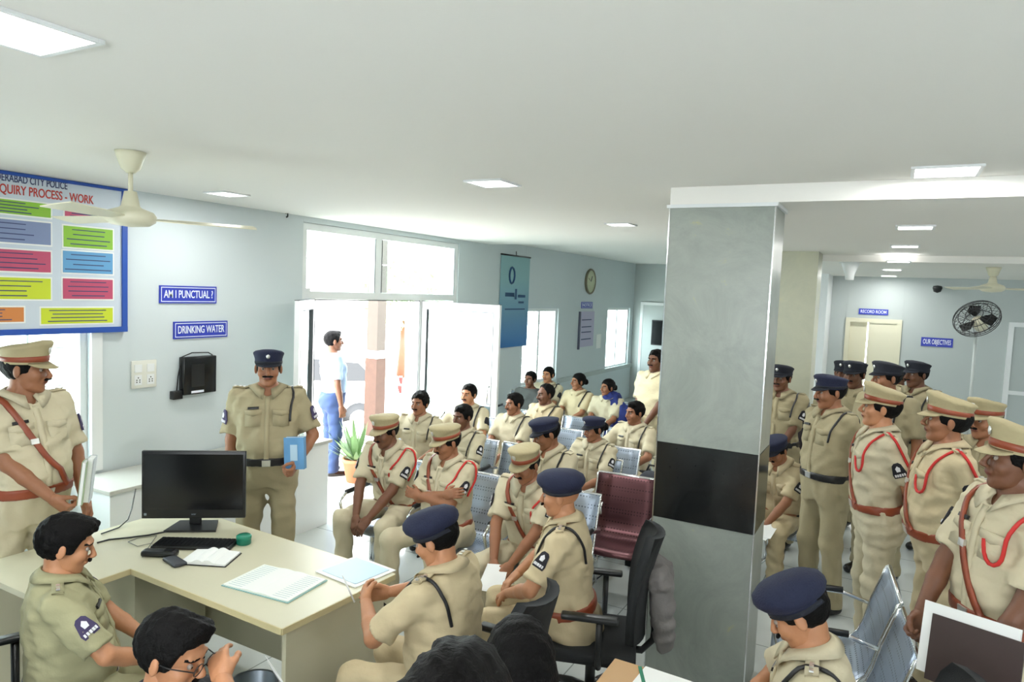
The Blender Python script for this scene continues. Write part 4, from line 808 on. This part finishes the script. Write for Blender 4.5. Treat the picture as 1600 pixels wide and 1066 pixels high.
MB().box((0, 0, .004), (.31, .29, .006), 0, None, .002).build('sleeve', M['paper'], t); MB().box((0, 0, .0085), (.26, .24, .002)).build('sheet', m_, t)
p = onz(381, 850); t = thing('ink_pad_pot', 'small round green container beside the keyboard', 'container', (p[0], p[1], DZ)); MB().lathe([(0, .0), (.038, 0), (.041, .005), (.041, .045), (.037, .05), (0, .05)], 24).build('pot', mat('green_plastic', S(20, 110, 88), .3), t); MB().lathe([(.041, .033), (.043, .035), (.043, .05), (.034, .056), (0, .057)], 24).build('lid', mat('green_lid', S(26, 124, 98), .3), t)
a = onz(282, 818); m_ = MB(); pts = [onz(x, y) + [0, 0, .006] for x, y in ((285, 826), (262, 832), (232, 838), (200, 842), (170, 845), (152, 850))]; m_.tube([tuple(q) for q in pts], .005, 6); t = tag(m_.build('monitor_cable', M['black']), 'black cable running left from the monitor base across the desk', 'cable')
m_ = MB(); pts = [at_x(208, 765, -4.58) * 0 + onz(208, 800, .826)] ; pts = [onz(212, 765, .83) + [.0, 0, .003], onz(206, 795, .83), onz(200, 812, .79), onz(186, 826) + [0, 0, .006], onz(158, 836) + [0, 0, .006]]; m_.tube([tuple(q) for q in pts], .004, 6); tag(m_.build('network_cable', M['black']), 'thin black cable dropping from the wall counter onto the desk', 'cable')
m_ = MB(); pts = [onz(x, y) + [0, 0, .004] for x, y in ((238, 850), (215, 855), (200, 848), (215, 842), (245, 838), (228, 862), (222, 872))]; m_.tube([tuple(q) for q in pts], .0022, 5); tag(m_.build('mouse_cable', mat('grey_cable', S(120, 120, 112), .5)), 'thin grey cable looping beside the handset on the desk', 'cable')
p = at_z(205, 960, 0); t = thing('waste_bin', 'grey steel waste bin standing under the desk', 'bin', (-2.75, 2.42, 0)); MB().lathe([(0, .002), (.1, .002), (.12, .24), (.125, .245), (.115, .24), (.095, .02), (0, .015)], 24).build('bin_body', M['steel'], t)
# table at the bottom of the picture
p = onz(1052, 1062); tx, ty = p[0], p[1]
t = thing('front_table', 'wooden table top just showing at the bottom edge below the column', 'table', (tx, ty - .3, 0)); MB().box((.05, 0, DZ - .016), (.62, .66, .03), 0, None, .004).build('table_top', mat('orange_wood', S(190, 150, 100), .4), t); [MB().box((.05 + sx_ * .27, sy_ * .29, .364), (.05, .05, .727)).build('leg', M['wooddark'], t) for sx_ in (-1, 1) for sy_ in (-1, 1)]
t = thing('paper_sheets', 'white printed sheets on the table below the column', 'papers', (tx + .02, ty - .08, DZ), -.05); MB().box((0, 0, .003), (.30, .2, .005)).build('sheet', M['paper'], t); MB().box((.07, -.01, .006), (.28, .19, .001), 0, Matrix.Rotation(.1, 3, 'Z')).build('sheet', M['paper'], t); MB().box((-.14, .03, .0065), (.015, .12, .001), 0, Matrix.Rotation(.5, 3, 'Z')).build('green_corner', mat('green_print', S(20, 120, 90), .5), t)
t = thing('ballpoint_pen', 'white pen resting at the far edge of the table below the column', 'pen', (tx + .2, ty - .02, DZ + .012), .9); MB().tube([(-.06, 0, 0), (.06, 0, .004), (.072, 0, .004)], [.005, .005, .001], 8).build('barrel', M['white'], t)
# ---------------------------------------------------------------- seats
SP = dict()
def steel_mat(name, col):
    m = mat(name, col, .34, .7); n = m.node_tree.nodes; k = m.node_tree.links; b = n['Principled BSDF']; tc = [x for x in n if x.type == 'TEX_COORD'][0]
    v = n.new('ShaderNodeTexVoronoi'); v.inputs['Scale'].default_value = 42; v.inputs['Randomness'].default_value = 0; r = n.new('ShaderNodeValToRGB'); e = r.color_ramp.elements; e[0].position = .22; e[0].color = (*[c * .35 for c in col], 1); e[1].position = .28; e[1].color = (*col, 1)
    k.new(tc.outputs['Object'], v.inputs['Vector']); k.new(v.outputs[0], r.inputs[0]); k.new(r.outputs[0], b.inputs['Base Color']); return m
M['perf'] = steel_mat('perforated_blue_steel', S(166, 178, 194)); M['perfm'] = steel_mat('perforated_maroon_steel', S(96, 62, 66))
PRF = [(-.26, .405), (-.24, .43), (-.18, .437), (-.05, .425), (.08, .412), (.15, .42), (.19, .46), (.215, .53), (.245, .66), (.29, .80), (.305, .85), (.32, .86)]
def bench(x, y, n, label, rz=0, m='perf', group='steel waiting benches', arms=True, pitch=.57):
    t = thing('waiting_bench', label, 'bench', (x, y, 0), math.radians(rz), group); W_ = pitch - .05
    for i in range(n):
        cx = (i - (n - 1) / 2) * pitch; V = []
        for (py_, pz_) in PRF:
            for u in (-1, -.5, 0, .5, 1): V.append((cx + u * W_ / 2, py_ + (.012 * (1 - u * u) if pz_ > .5 else 0), pz_ - (.012 * (1 - u * u) if pz_ <= .5 else 0)))
        k_ = len(V); V += [(a, b_ + .004, c_ - .006) for a, b_, c_ in V]; q = len(PRF)
        F_ = [[i_ * 5 + j, i_ * 5 + j + 1, i_ * 5 + 6 + j, i_ * 5 + 5 + j] for i_ in range(q - 1) for j in range(4)]; F_ += [[k_ + a for a in f[::-1]] for f in F_]
        for i_ in range(q - 1): F_ += [[i_ * 5, i_ * 5 + 5, k_ + i_ * 5 + 5, k_ + i_ * 5], [i_ * 5 + 4, k_ + i_ * 5 + 4, k_ + i_ * 5 + 9, i_ * 5 + 9]]
        F_ += [[0, k_, k_ + 1, 1], [1, k_ + 1, k_ + 2, 2], [2, k_ + 2, k_ + 3, 3], [3, k_ + 3, k_ + 4, 4]]
        m_ = MB(); m_.add(V, F_, 0, True); sp_ = m_.build('seat_shell', M[m], t); e = MB()
        e.tube([(cx - W_ / 2, a, b_) for a, b_ in PRF] + [(cx + W_ / 2, a, b_) for a, b_ in PRF[::-1]], .009, 6)
        e.build('shell_rim', M['chrome'], sp_)
    MB().box((0, .02, .36), (n * pitch, .06, .05)).build('beam', M['chrome'], t)
    for s_ in (-1, 1):
        m_ = MB(); xx = s_ * (n * pitch / 2 - .12); m_.tube([(xx, .02, .35), (xx, .02, .06)], .022, 8); m_.tube([(xx, -.27, .015), (xx, -.2, .04), (xx, .02, .07), (xx, .24, .04), (xx, .30, .015)], .018, 8); m_.build('leg', M['chrome'], t)
    if arms:
        for i in range(n + 1):
            xx = (i - n / 2) * pitch; m_ = MB(); m_.tube([(xx, .02, .36), (xx, -.2, .44), (xx, -.24, .60), (xx, -.18, .645), (xx, .1, .655), (xx, .24, .62)], .012, 8); m_.tube([(xx, -.17, .656), (xx, .1, .668)], .018, 8, 1); m_.build('armrest', [M['chrome'], M['black']], t)
    return t
def office_chair(x, y, face, label, hb=.0, group='black office chairs', recl=8, sz=.46):
    t = thing('office_chair', label, 'office chair', (x, y, 0), math.radians(face), group)
    m_ = MB(); m_.box((0, 0, sz - .035), (.50, .48, .075), 0, None, .032); m_.build('seat', M['blackmat'], t)
    R_ = Matrix.Rotation(math.radians(-recl), 3, 'X'); hgt = .56 + hb; m_ = MB(); V = []; n = 9; q = 8
    for fz in (0, 1):
        for i in range(n):
            u = i / (n - 1); wv = .235 - .05 * abs(u - .45) ** 1.5 * 2
            for j in range(q):
                v = -1 + 2 * j / (q - 1); vv = R_ @ Vector((v * wv * (1 - .25 * max(0, u - .9) * 10 * abs(v)), .0 - .06 * (v * v) + .03 * math.sin(u * 3.1) * -1 + fz * .045, u * hgt)); V.append((vv.x, vv.y + .24, vv.z + sz + .04))
    o_ = n * q; F_ = [[i * q + j, i * q + j + 1, (i + 1) * q + j + 1, (i + 1) * q + j] for i in range(n - 1) for j in range(q - 1)]; F_ += [[o_ + a for a in f[::-1]] for f in F_]
    bd = [j for j in range(q)] + [i * q + q - 1 for i in range(1, n)] + [(n - 1) * q + j for j in range(q - 2, -1, -1)] + [i * q for i in range(n - 2, 0, -1)]
    F_ += [[bd[i], bd[(i + 1) % len(bd)], o_ + bd[(i + 1) % len(bd)], o_ + bd[i]] for i in range(len(bd))]; m_.add(V, F_, 0, True); m_.build('backrest', M['blackmat'], t)
    m_ = MB(); m_.tube([(0, .05, sz - .07), (0, .27, sz - .07), (0, .33, sz), (0, .345, sz + .22)], .02, 8); m_.build('back_support', M['black'], t)
    for s_ in (-1, 1): m_ = MB(); m_.tube([(s_ * .24, .05, sz - .07), (s_ * .30, .05, sz - .02), (s_ * .305, .05, sz + .2)], .017, 8); m_.box((s_ * .305, .0, sz + .215), (.055, .29, .03), 0, None, .012); m_.build('armrest', M['black'], t)
    MB().tube([(0, 0, .12), (0, 0, sz - .07)], .028, 12).box((0, 0, sz - .085), (.2, .22, .03)).build('gas_column', M['black'], t)
    m_ = MB()
    for k_ in range(5): a = k_ * 1.2566 + .3; m_.tube([(0, 0, .12), (.14 * math.cos(a), .14 * math.sin(a), .115), (.3 * math.cos(a), .3 * math.sin(a), .075)], [.035, .024, .016], 8)
    m_.build('star_base', M['black'], t)
    for k_ in range(5): a = k_ * 1.2566 + .3; m_ = MB(); c = Vector((.3 * math.cos(a), .3 * math.sin(a), .03)); d_ = Vector((-math.sin(a), math.cos(a), 0)); m_.tube([tuple(c - d_ * .022), tuple(c + d_ * .022)], .029, 12); m_.build('castor', M['black'], t)
    return t
# ---------------------------------------------------------------- the people
ROOTS = {}
def P(key, *a, **k):
    r = person(*a, **k); ROOTS[key] = r; return r
BL = 'blue_book'
# standing at left
P('left', 'officer in khaki peaked cap and brown cross strap standing by the left window', 45, 535, 1.90, 92, arms='belly', cap='khaki', head=(38, 4), strap=True, badge='purple', belt='brown', near=2, belly=.045, skin=0, kh=3, hand=('grip', 'relax'), loc=None)
P('door', 'constable in a navy cap standing by the entrance holding a blue book at his side', 420, 545, 1.82, 46, arms=((-.23, -.02, .80), (-.4, .9, 0), (.19, -.17, .96), (.7, .8, -.1)), cap='navy', badge='purple', lanyard='black', near=2, belly=.03, wid=1.1, skin=0, kh=0, hand=('relax', 'grip'))
# front row on the benches
P('a1', 'officer in a khaki cap at the left end of the front row, hands clasped', 598, 648, 1.31, 2, 'sit', 'knees', lean=20, head=(-14, 14), cap='khaki', strap=True, lanyard='red', badge='black', belt='brown', near=1, skin=1, kh=3, spread=.08)
P('a2', 'officer in a khaki cap with arms folded, second in the front row', 692, 664, 1.31, -4, 'sit', 'cross', lean=6, head=(-22, 16), cap='khaki', strap=True, lanyard='red', badge='black', belt='brown', near=1, skin=0, kh=3, belly=.04, spread=.09)
P('a3', 'officer in khaki cap leaning forward with a paper, behind the broad bereted officer', 816, 698, 1.28, -2, 'sit', 'knees', lean=18, head=(-10, 20), cap='khaki', strap=True, lanyard='red', badge='black', belt='brown', near=1, skin=0, kh=3, spread=.06)
# second row
P('b1', 'bare-headed man with a moustache sitting upright behind the first khaki cap', 656, 612, 1.27, 12, 'sit', 'thigh', lean=4, head=(-8, 2), hair='thick', lanyard='black', near=1, skin=0, kh=3)
P('b2', 'bare-headed dark-skinned man seated behind the officer with folded arms', 722, 632, 1.25, -2, 'sit', 'lap', lean=5, head=(-12, 6), lanyard='black', badge='black', near=1, skin=1, kh=3)
P('b3', 'navy-capped constable in the second row with head bowed behind the third khaki cap', 845, 653, 1.33, -14, 'sit', 'lap', lean=12, head=(-30, 22), cap='navy', lanyard='black', badge='black', near=1, skin=0, kh=3, mous=False)
P('b4', 'woman constable in a navy cap resting her arms on white papers, second row right end', 926, 650, 1.22, -12, 'sit', 'lap', lean=5, head=(-22, 10), cap='navy', lanyard='black', badge='black', near=1, skin=0, kh=3, fem=True, hair='bun', watch=True, belt='beltblack', spread=.0)
# third row
P('c1', 'bare-headed young man seated in front of the open glass door leaf', 733, 600, 1.27, 4, 'sit', 'thigh', lean=2, head=(-6, 0), lanyard='black', badge='black', near=0, skin=2, kh=3)
P('c2', 'bare-headed man with a name tag seated third row beside the blue chair backs', 803, 614, 1.24, -8, 'sit', 'lap', lean=3, head=(-20, 4), lanyard='black', near=0, skin=0, kh=3)
P('c3', 'balding man with crossed arms seated third row centre', 852, 600, 1.27, -14, 'sit', 'cross', lean=3, head=(-20, 4), hair='balding', lanyard='black', badge='black', near=0, skin=1, kh=1)
P('c4', 'bare-headed woman seated beside the left edge of the banded column', 992, 627, 1.25, -16, 'sit', 'thigh', lean=3, head=(-20, 4), lanyard='black', near=1, skin=0, kh=3, mous=False, fem=True)
# rear row
dkc = mat('charcoal_cloth', S(76, 78, 76), .9, bump=.3, bscale=30); blc = mat('royal_blue_cloth', S(30, 44, 110), .85, bump=.3, bscale=30)
P('d1', 'person in dark grey clothes at the left end of the rear row', 829, 580, 1.22, 0, 'sit', 'lap', head=(-6, 0), near=0, skin=1, shirt=dkc, trous=dkc, fem=True, mous=False, belt=None, collar=False)
P('d2', 'woman with a centre parting seated second in the rear row by the window', 857, 573, 1.25, 0, 'sit', 'lap', head=(-6, 0), near=0, skin=2, kh=3, fem=True, hair='bun', lanyard='black', badge='black')
P('d3', 'woman constable with hair tied back seated third in the rear row', 904, 583, 1.24, -10, 'sit', 'lap', head=(-28, 0), near=0, skin=0, kh=1, fem=True, hair='bun', lanyard='black')
P('d4', 'woman with a blue jacket around her seated at the right end of the rear row', 950, 592, 1.22, -6, 'sit', 'lap', head=(-26, 0), near=0, skin=0, kh=3, fem=True, hair='bun', trous=blc)
P('e1', 'person in cream clothes standing behind the left edge of the banded column', 1026, 546, 1.72, -20, arms='front', near=0, skin=1, shirt=mat('cream_cloth', S(226, 214, 178), .9, bump=.3), trous=mat('cream_cloth_lower', S(222, 208, 170), .9), belt=None)
# right group
P('f1', 'constable in a navy cap standing closest to the right edge of the banded column', 1222, 569, 1.72, -10, arms='front', cap='navydark', head=(-8, 2), lanyard='black', badge='black', near=1, skin=1, kh=0)
P('f2', 'constable in bright navy cap and black belt, hands behind his back, right of the column', 1296, 584, 1.78, -46, arms='back', cap='navy', head=(-12, 6), lanyard='black', near=1, skin=0, kh=0, wid=1.02)
P('f3', 'constable in a dark cap standing behind the bright navy cap, face half shaded', 1336, 563, 1.78, -14, arms='down', cap='navydark', head=(-8, 4), near=0, skin=1, kh=0)
P('f3b', 'man in a dark cap almost hidden behind the dark-capped constable near the door', 1319, 563, 1.72, -14, arms='down', cap='navydark', near=0, skin=1, kh=0)
P('f4', 'constable in a dark cap looking left, standing in front of the cream door', 1386, 564, 1.84, -30, arms='down', cap='navydark', head=(-30, 2), near=0, skin=0, kh=0, lanyard='black')
P('f4b', 'man in a dark cap whose cap only shows behind the one looking left', 1404, 571, 1.66, -30, arms='down', cap='navydark', head=(-20, 2), near=0, skin=1, kh=0)
P('f5', 'dark-capped constable standing farthest right in the back of the right group', 1433, 563, 1.79, -34, arms='down', cap='navydark', head=(-14, 2), near=1, skin=1, kh=0, lanyard='black', badge='black')
P('g1', 'standing officer with pale cap, hands behind back, leftmost of the four standing khaki caps', 1380, 603, 1.79, -74, arms='back', lean=4, cap='khaki', head=(-10, -3), strap=True, lanyard='red', badge='black', belt='brown', near=1, skin=2, kh=3, shoes='shoebrown', mous=False)
P('g2', 'standing khaki-capped officer in left profile with red cord, between two other khaki caps', 1484, 618, 1.81, -76, arms='back', lean=4, cap='khaki', head=(-10, -2), strap=True, lanyard='red', badge='black', belt='brown', near=2, skin=0, kh=1, mous=False, belly=.03)
P('g3', 'khaki-capped officer without cross strap standing behind the two nearest ones at right', 1540, 624, 1.72, -26, arms='back', cap='khaki', head=(-20, 4), near=1, skin=0, kh=0, lanyard='brown', wid=.98)
P('g4', 'nearest standing officer, cut by the right frame edge, holding a dark folder', 1596, 664, 1.84, -60, arms=((-.08, -.30, .84), (-1, .3, -.2), (.20, -.24, .80), (1, .3, -.2)), cap='khaki', head=(-20, -2), strap=True, lanyard='red', badge='black', belt='brown', near=2, skin=1, kh=3, hand='grip', mous=False)
P('h1', 'seated constable in a navy cap reading papers just right of the banded column', 1207, 684, 1.20, -18, 'sit', 'knees', lean=24, head=(-10, 30), cap='navy', badge='black', near=1, skin=0, kh=1)
# foreground
P('desk', 'bare-headed officer seated at the desk in a black chair, purple sleeve badge', 120, 808, 1.28, 150, 'sit', ((-.12, -.36, .66), (-1, .2, -.3), (.10, -.36, .64), (1, .2, -.3)), lean=3, head=(-6, 16), hair='thick', badge='purple', near=2, skin=2, kh=2, belly=.05, wid=1.04, glasses=False)
P('y1', 'officer in a navy beret seated at the desk end with his back to the camera', 664, 799, 1.30, -88, 'sit', ((-.12, -.45, .80), (-1, .2, -.4), (.08, -.43, .83), (1, .3, -.8)), lean=10, head=(6, 26), cap='beret', lanyard='black', near=2, skin=2, kh=1, belly=.03)
P('y2', 'broad officer in navy beret with black sleeve badge, seated in the centre foreground', 872, 736, 1.33, -72, 'sit', 'thigh', lean=10, head=(-6, 8), cap='beret', hair='balding', lanyard='black', badge='black', belt='brown', near=2, skin=2, kh=1, belly=.05, wid=1.12)
P('y3', 'officer in a navy beret looking down, seated at the lower right with shoulder stars', 1216, 904, 1.30, -84, 'sit', 'thigh', lean=12, head=(-4, 34), cap='beret', lanyard='black', near=2, skin=2, kh=3, belly=.02)
wht = mat('white_cotton', S(222, 220, 214), .9, bump=.3); blk = mat('black_cotton', S(40, 40, 44), .9, bump=.3)
P('z1', 'black-haired person with glasses at the bottom left, hand raised to the face', 288, 966, 1.27, 138, 'sit', ((-.10, -.22, 1.12), (-1, .2, -.6), (.13, -.36, .66), (1, .3, 0)), lean=6, head=(-28, 16), hair='thick', near=2, skin=2, shirt=blk, belt=None, glasses=True, collar=False)
P('z2', 'dark-haired person whose crown alone shows at the bottom edge centre', 722, 1020, 1.78, 188, arms='down', hair='thick', near=2, skin=0, shirt=blk, belt=None, collar=False, head=(0, 8))
P('z3', 'woman with long black hair seen from behind at the bottom centre', 812, 963, 1.44, -135, 'sit', 'lap', hair='long', near=2, skin=0, fem=True, shirt=wht, belt=None, collar=False, head=(0, 4))
# outside
P('o1', 'person in pale shirt and blue trousers walking outside beyond the entrance', 508, 505, 1.74, 150, arms='down', near=0, skin=1, shirt=mat('pale_shirt', S(150, 170, 200), .9), trous=mat('blue_jeans', S(48, 66, 104), .9), belt=None, mous=False, collar=False, loc=at_z(516, 744, -.02)[:2])
# ---------------------------------------------------------------- seats under the people
B_ = 'steel waiting benches'
bench(-2.72, 4.33, 3, 'blue steel bench of the front row, carrying the three khaki-capped officers', pitch=.66)
bench(-3.2, 5.42, 4, 'steel bench of the second row behind the front khaki caps', pitch=.62)
bench(-2.25, 5.92, 1, 'single steel seat under the woman constable with the navy cap')
bench(-3.65, 6.40, 3, 'steel bench of the third row nearest the open glass leaf', pitch=.60)
bench(-2.1, 6.78, 2, 'steel bench beside the banded column under the bare-headed woman')
bench(-3.35, 7.12, 2, 'steel bench under the balding man with crossed arms')
bench(-3.7, 8.55, 4, 'steel bench of the rear row under the windows', pitch=.57)
bench(-1.46, 5.0, 2, 'empty maroon perforated steel bench left of the banded column', 4, 'perfm')
bench(-.19, 3.76, 2, 'empty blue-grey steel bench at the lower right seen from its side', -84, pitch=.58)
r = ROOTS['h1'][2]; bench(r[0], r[1] - .0, 1, 'steel seat under the constable reading beside the column', -18)
def chair_for(k, face, label, **kw):
    rt = ROOTS[k][2]; fa = math.radians(face); office_chair(rt[0] - .10 * math.sin(fa), rt[1] + .10 * math.cos(fa), face, label, **kw)
r = ROOTS['desk'][2]; office_chair(r[0] - .03, r[1] - .06, 158, 'black office chair under the bare-headed officer at the desk', hb=.02)
chair_for('y1', -88, 'black office chair under the bereted officer at the desk end')
chair_for('y2', -72, 'black office chair under the broad bereted officer, jacket over its back')
chair_for('y3', -84, 'black office chair under the bereted officer at the lower right')
chair_for('z1', 138, 'black chair under the person with glasses at the bottom left', hb=-.2)
chair_for('z3', -135, 'black chair under the long-haired woman at the bottom', hb=-.2)
# ---------------------------------------------------------------- things held
def held(k, name, label, cat, off, build, rot=(0, 0, 0)):
    root, hands, rt, s, Rw = ROOTS[k]; p = rt + s * (Rw @ np.array(off, float)); t = thing(name, label, cat, tuple(p)); fa = math.atan2(Rw[1, 0], Rw[0, 0])
    t.rotation_euler = (Matrix.Rotation(fa, 3, 'Z') @ Matrix.Rotation(rot[2], 3, 'Z') @ Matrix.Rotation(rot[0], 3, 'X') @ Matrix.Rotation(rot[1], 3, 'Y')).to_euler(); build(t); return t
def bookf(cov, w_, h_, th, page='paper'):
    def b(t):
        MB().box((0, 0, 0), (w_ - .008, th - .004, h_ - .008)).build('page_block', M[page], t)
        MB().bx(-w_ / 2, w_ / 2, -th / 2 - .002, -th / 2, -h_ / 2, h_ / 2).bx(-w_ / 2, w_ / 2, th / 2, th / 2 + .002, -h_ / 2, h_ / 2).bx(w_ / 2 - .003, w_ / 2, -th / 2, th / 2, -h_ / 2, h_ / 2).build('cover', M[cov], t)
    return b
M['coverwhite'] = mat('pale_cover', S(206, 212, 216), .6); M['covergreen'] = mat('pale_green_cover', S(176, 196, 160), .6); M['coverdark'] = mat('dark_maroon_cover', S(58, 44, 42), .5, var=.2)
held('left', 'register', 'white register held at his waist by the officer at the left window', 'book', (.17, -.27, 1.0), bookf('coverwhite', .17, .25, .03), (.1, .1, .9))
held('left', 'register', 'pale green register held against the white one by the left officer', 'book', (.115, -.305, 1.0), bookf('covergreen', .15, .24, .02), (.1, .1, .9))
def bluebook(t):
    bookf('bookblue', .14, .22, .045)(t); MB().bx(-.025, .025, -.027, -.0255, -.05, .06).build('cover_picture', M['paperblue'], t)
held('door', 'blue_book', 'blue book held at his side by the constable at the entrance', 'book', (.175, -.2, 1.03), bluebook, (-.05, -.06, -.35))
def sheets(w_, h_):
    return lambda t: (MB().box((0, 0, 0), (w_, h_, .003)).build('sheet', M['paper'], t), MB().box((.01, .012, .003), (w_, h_, .0015), 0, Matrix.Rotation(.12, 3, 'Z')).build('sheet', M['paper'], t))
held('a3', 'paper_sheet', 'white paper held between the knees of the third front-row officer', 'paper', (.0, -.56, .50), sheets(.14, .2), (.5, 0, .2))
held('b4', 'paper_sheets', 'white papers on the lap of the woman constable in the navy cap', 'papers', (.0, -.36, .632), sheets(.28, .22), (.12, 0, .1))
held('h1', 'paper_sheets', 'white papers in the hands of the constable beside the column', 'papers', (.0, -.56, .52), sheets(.3, .21), (.35, 0, 0))
def folder(t):
    MB().box((0, 0, 0), (.32, .008, .25)).build('folder_cover', M['coverdark'], t); MB().box((-.03, .012, .03), (.34, .01, .27)).build('white_papers', M['paper'], t)
held('g4', 'document_folder', 'dark folder with white papers held by the nearest officer at the right edge', 'folder', (.24, -.28, .90), folder, (-.25, -.08, .50))
held('z1', 'paper_sheet', 'white paper in front of the person with glasses at the bottom left', 'paper', (.14, -.42, .90), sheets(.16, .22), (1.1, 0, .3))
# ballpoint pen of the officer at the desk end
held('y1', 'pen', 'thin pen held by the bereted officer at the desk end', 'pen', (.06, -.55, .86), lambda t: MB().tube([(0, 0, -.07), (0, 0, .06), (0, 0, .07)], [.004, .004, .001], 8).build('barrel', M['white'], t), (.6, 0, 0))
# jacket over the chair, bags
r = ROOTS['y2']; held('y2', 'jacket', 'crumpled grey jacket hanging on the back of the centre office chair', 'jacket', (0, .42, .62), lambda t: link('jacket_cloth', new_mesh('jacket_cloth', *nets(lambda P: sdf_union([cone((-.12, 0, .2), (.10, 0, .2), .05, .05, .04), cone((-.1, .02, .15), (-.06, .05, -.14), .07, .06, .05), cone((.05, .02, .15), (.04, .05, -.16), .07, .055, .05)], P) + wrinkle(5, .007, .05, .12)(P), (-.25, -.15, -.3), (.25, .2, .35), .012), None, True), mat('grey_jacket', S(120, 116, 114), .9, bump=.4), t))
p = at_z(975, 690, .86); t = thing('backpack', 'dark grey backpack standing on the seat behind the empty maroon bench', 'bag', (-1.72, 5.72, .0)); V, F_ = nets(lambda P: sdf_union([ell((0, 0, .62), (.15, .11, .2), .0), ell((0, -.08, .55), (.11, .07, .11), .04)], P) + wrinkle(9, .006)(P), (-.25, -.25, .35), (.25, .2, .9), .015); link('bag_body', new_mesh('bag_body', V, F_, None, True), mat('bag_fabric', S(60, 64, 72), .8, bump=.3), t); MB().box((0, 0, .21), (.3, .26, .42)).build('stool_box', M['blackmat'], t) ; MB().tube([(-.05, .02, .80), (-.03, .02, .86), (.03, .02, .86), (.05, .02, .80)], .01, 6).build('strap', M['black'], t)
# blue jacket worn round the shoulders of the woman in the rear row
r = ROOTS['d4']; root = r[0]; V, F_ = nets(lambda P: np.maximum(sdf_union([cone((.02, .02, 1.02), (.26, -.02, .86), .11, .10, .05), cone((.26, -.02, .86), (.24, -.12, .62), .11, .11, .05), cone((.05, .08, 1.0), (.0, .1, .7), .12, .12, .05)], P) + wrinkle(3, .01, .06, .12)(P), -9), (-.3, -.35, .4), (.5, .35, 1.25), .018); link('blue_jacket', new_mesh('blue_jacket', V, F_, None, True), blc, root)
# ---------------------------------------------------------------- outside things
p = at_z(632, 655, -.02); cx, cy = p[0], p[1]
def car(x, y, rz):
    t = thing('parked_car', 'white car with dark windows parked outside beyond the entrance', 'car', (x, y, -.57), rz); wm = mat('white_car_paint', S(232, 234, 236), .2, coat=.5)
    side = [(-2.0, .3), (-2.05, .62), (-1.95, .92), (-1.62, 1.02), (-1.25, 1.42), (-.2, 1.5), (.45, 1.42), (1.05, .98), (1.85, .85), (2.0, .6), (1.98, .3)]
    n = len(side); ws = [.78, .84, .85, .84, .62, .60, .62, .82, .78, .76, .74]; V = [(u, -w_, z) for (u, z), w_ in zip(side, ws)] + [(u, w_, z) for (u, z), w_ in zip(side, ws)]
    m_ = MB(); m_.add(V, [list(range(n)), list(range(n, 2 * n))[::-1]] + [[i, n + i, n + (i + 1) % n, (i + 1) % n] for i in range(n)]); m_.build('car_body', wm, t)
    for s_ in (-1, 1):
        m_ = MB(); q = [(-1.55, 1.04), (-1.2, 1.36), (-.2, 1.43), (.42, 1.36), (.92, 1.02)]; V = [(u, s_ * (.85 - (z - 1.02) * .52), z) for u, z in q]; V += [(u, a - s_ * .03, z) for u, a, z in V]; m_.add(V, [list(range(5)), list(range(5, 10))[::-1]] + [[i, (i + 1) % 5, 5 + (i + 1) % 5, 5 + i] for i in range(5)]); m_.build('side_window', M['screen'], t)
        for u in (-1.25, 1.25):
            m_ = MB(); m_.tube([(u, s_ * .68, .31), (u, s_ * .87, .31)], .31, 20); wl = m_.build('wheel', M['black'], t); MB().tube([(u, s_ * .871, .31), (u, s_ * .88, .31)], .18, 14).build('hub_cap', M['silver'], wl)
        MB().box((-1.99, s_ * .62, .88), (.08, .3, .14)).build('tail_light', M['red'], t)
    m_ = MB(); m_.add([(-1.66, -.66, 1.05), (-1.66, .66, 1.05), (-1.30, .55, 1.37), (-1.30, -.55, 1.37)] , [[0, 3, 2, 1]]); m_.V += [(a - .02, b, c + .012) for a, b, c in m_.V]; m_.F.append([4, 5, 6, 7]); m_.MI.append(0); m_.SM.append(False); m_.build('rear_window', M['screen'], t)
car(-10.3, 10.1, math.radians(-143))
def tree(x, y, h, r, label, seed):
    t = thing('tree', label, 'tree', (x, y, -.57)); MB().tube([(0, 0, 0), (.05, 0, h * .35), (0, .05, h * .7)], [.14, .1, .06], 8).build('trunk', M['wooddark'], t); rs = np.random.RandomState(seed); m_ = MB()
    for i in range(900):
        d = rs.randn(3); d /= np.linalg.norm(d); c = d * r * rs.uniform(.5, 1) * [1, 1, .8] + [0, 0, h]; a = rs.randn(3); a /= np.linalg.norm(a); b_ = np.cross(a, rs.randn(3)); b_ /= np.linalg.norm(b_); s_ = .13; m_.add([c - a * s_, c + b_ * s_ * .5, c + a * s_, c - b_ * s_ * .5], [[0, 1, 2, 3]])
    m_.build('foliage', mat('leaf_green', S(150, 180, 130), .7, var=.3, vscale=3), t)
tree(-13.5, 17.5, 2.6, 1.5, 'green tree outside seen through the right part of the entrance', 3)
def potted(px, py, label, seed, sc_=1.):
    p = at_z(px, py, -.02); t = thing('potted_plant', label, 'plant', (p[0], p[1], -.02)); MB().lathe([(0, 0), (.11, 0), (.16, .24), (.175, .24), (.175, .28), (.15, .28), (.14, .22), (0, .22)], 20, sx=sc_, sy=sc_).build('pot', mat('terracotta', S(196, 120, 84), .8), t); rs = np.random.RandomState(seed); m_ = MB()
    for i in range(60):
        a = rs.uniform(0, 6.28); L = rs.uniform(.25, .6) * sc_; e = rs.uniform(.3, 1.3); d = np.array([math.cos(a) * math.cos(e), math.sin(a) * math.cos(e), math.sin(e)]); s_ = np.array([-math.sin(a), math.cos(a), 0]) * .03; o_ = np.array([0, 0, .22]); m_.add([o_, o_ + d * L * .5 + s_, o_ + d * L, o_ + d * L * .5 - s_], [[0, 1, 2, 3]])
    m_.build('leaves', mat('plant_leaf', S(110, 140, 92), .6, var=.3), t)
potted(556, 752, 'potted plant in a terracotta pot just outside the entrance', 4)
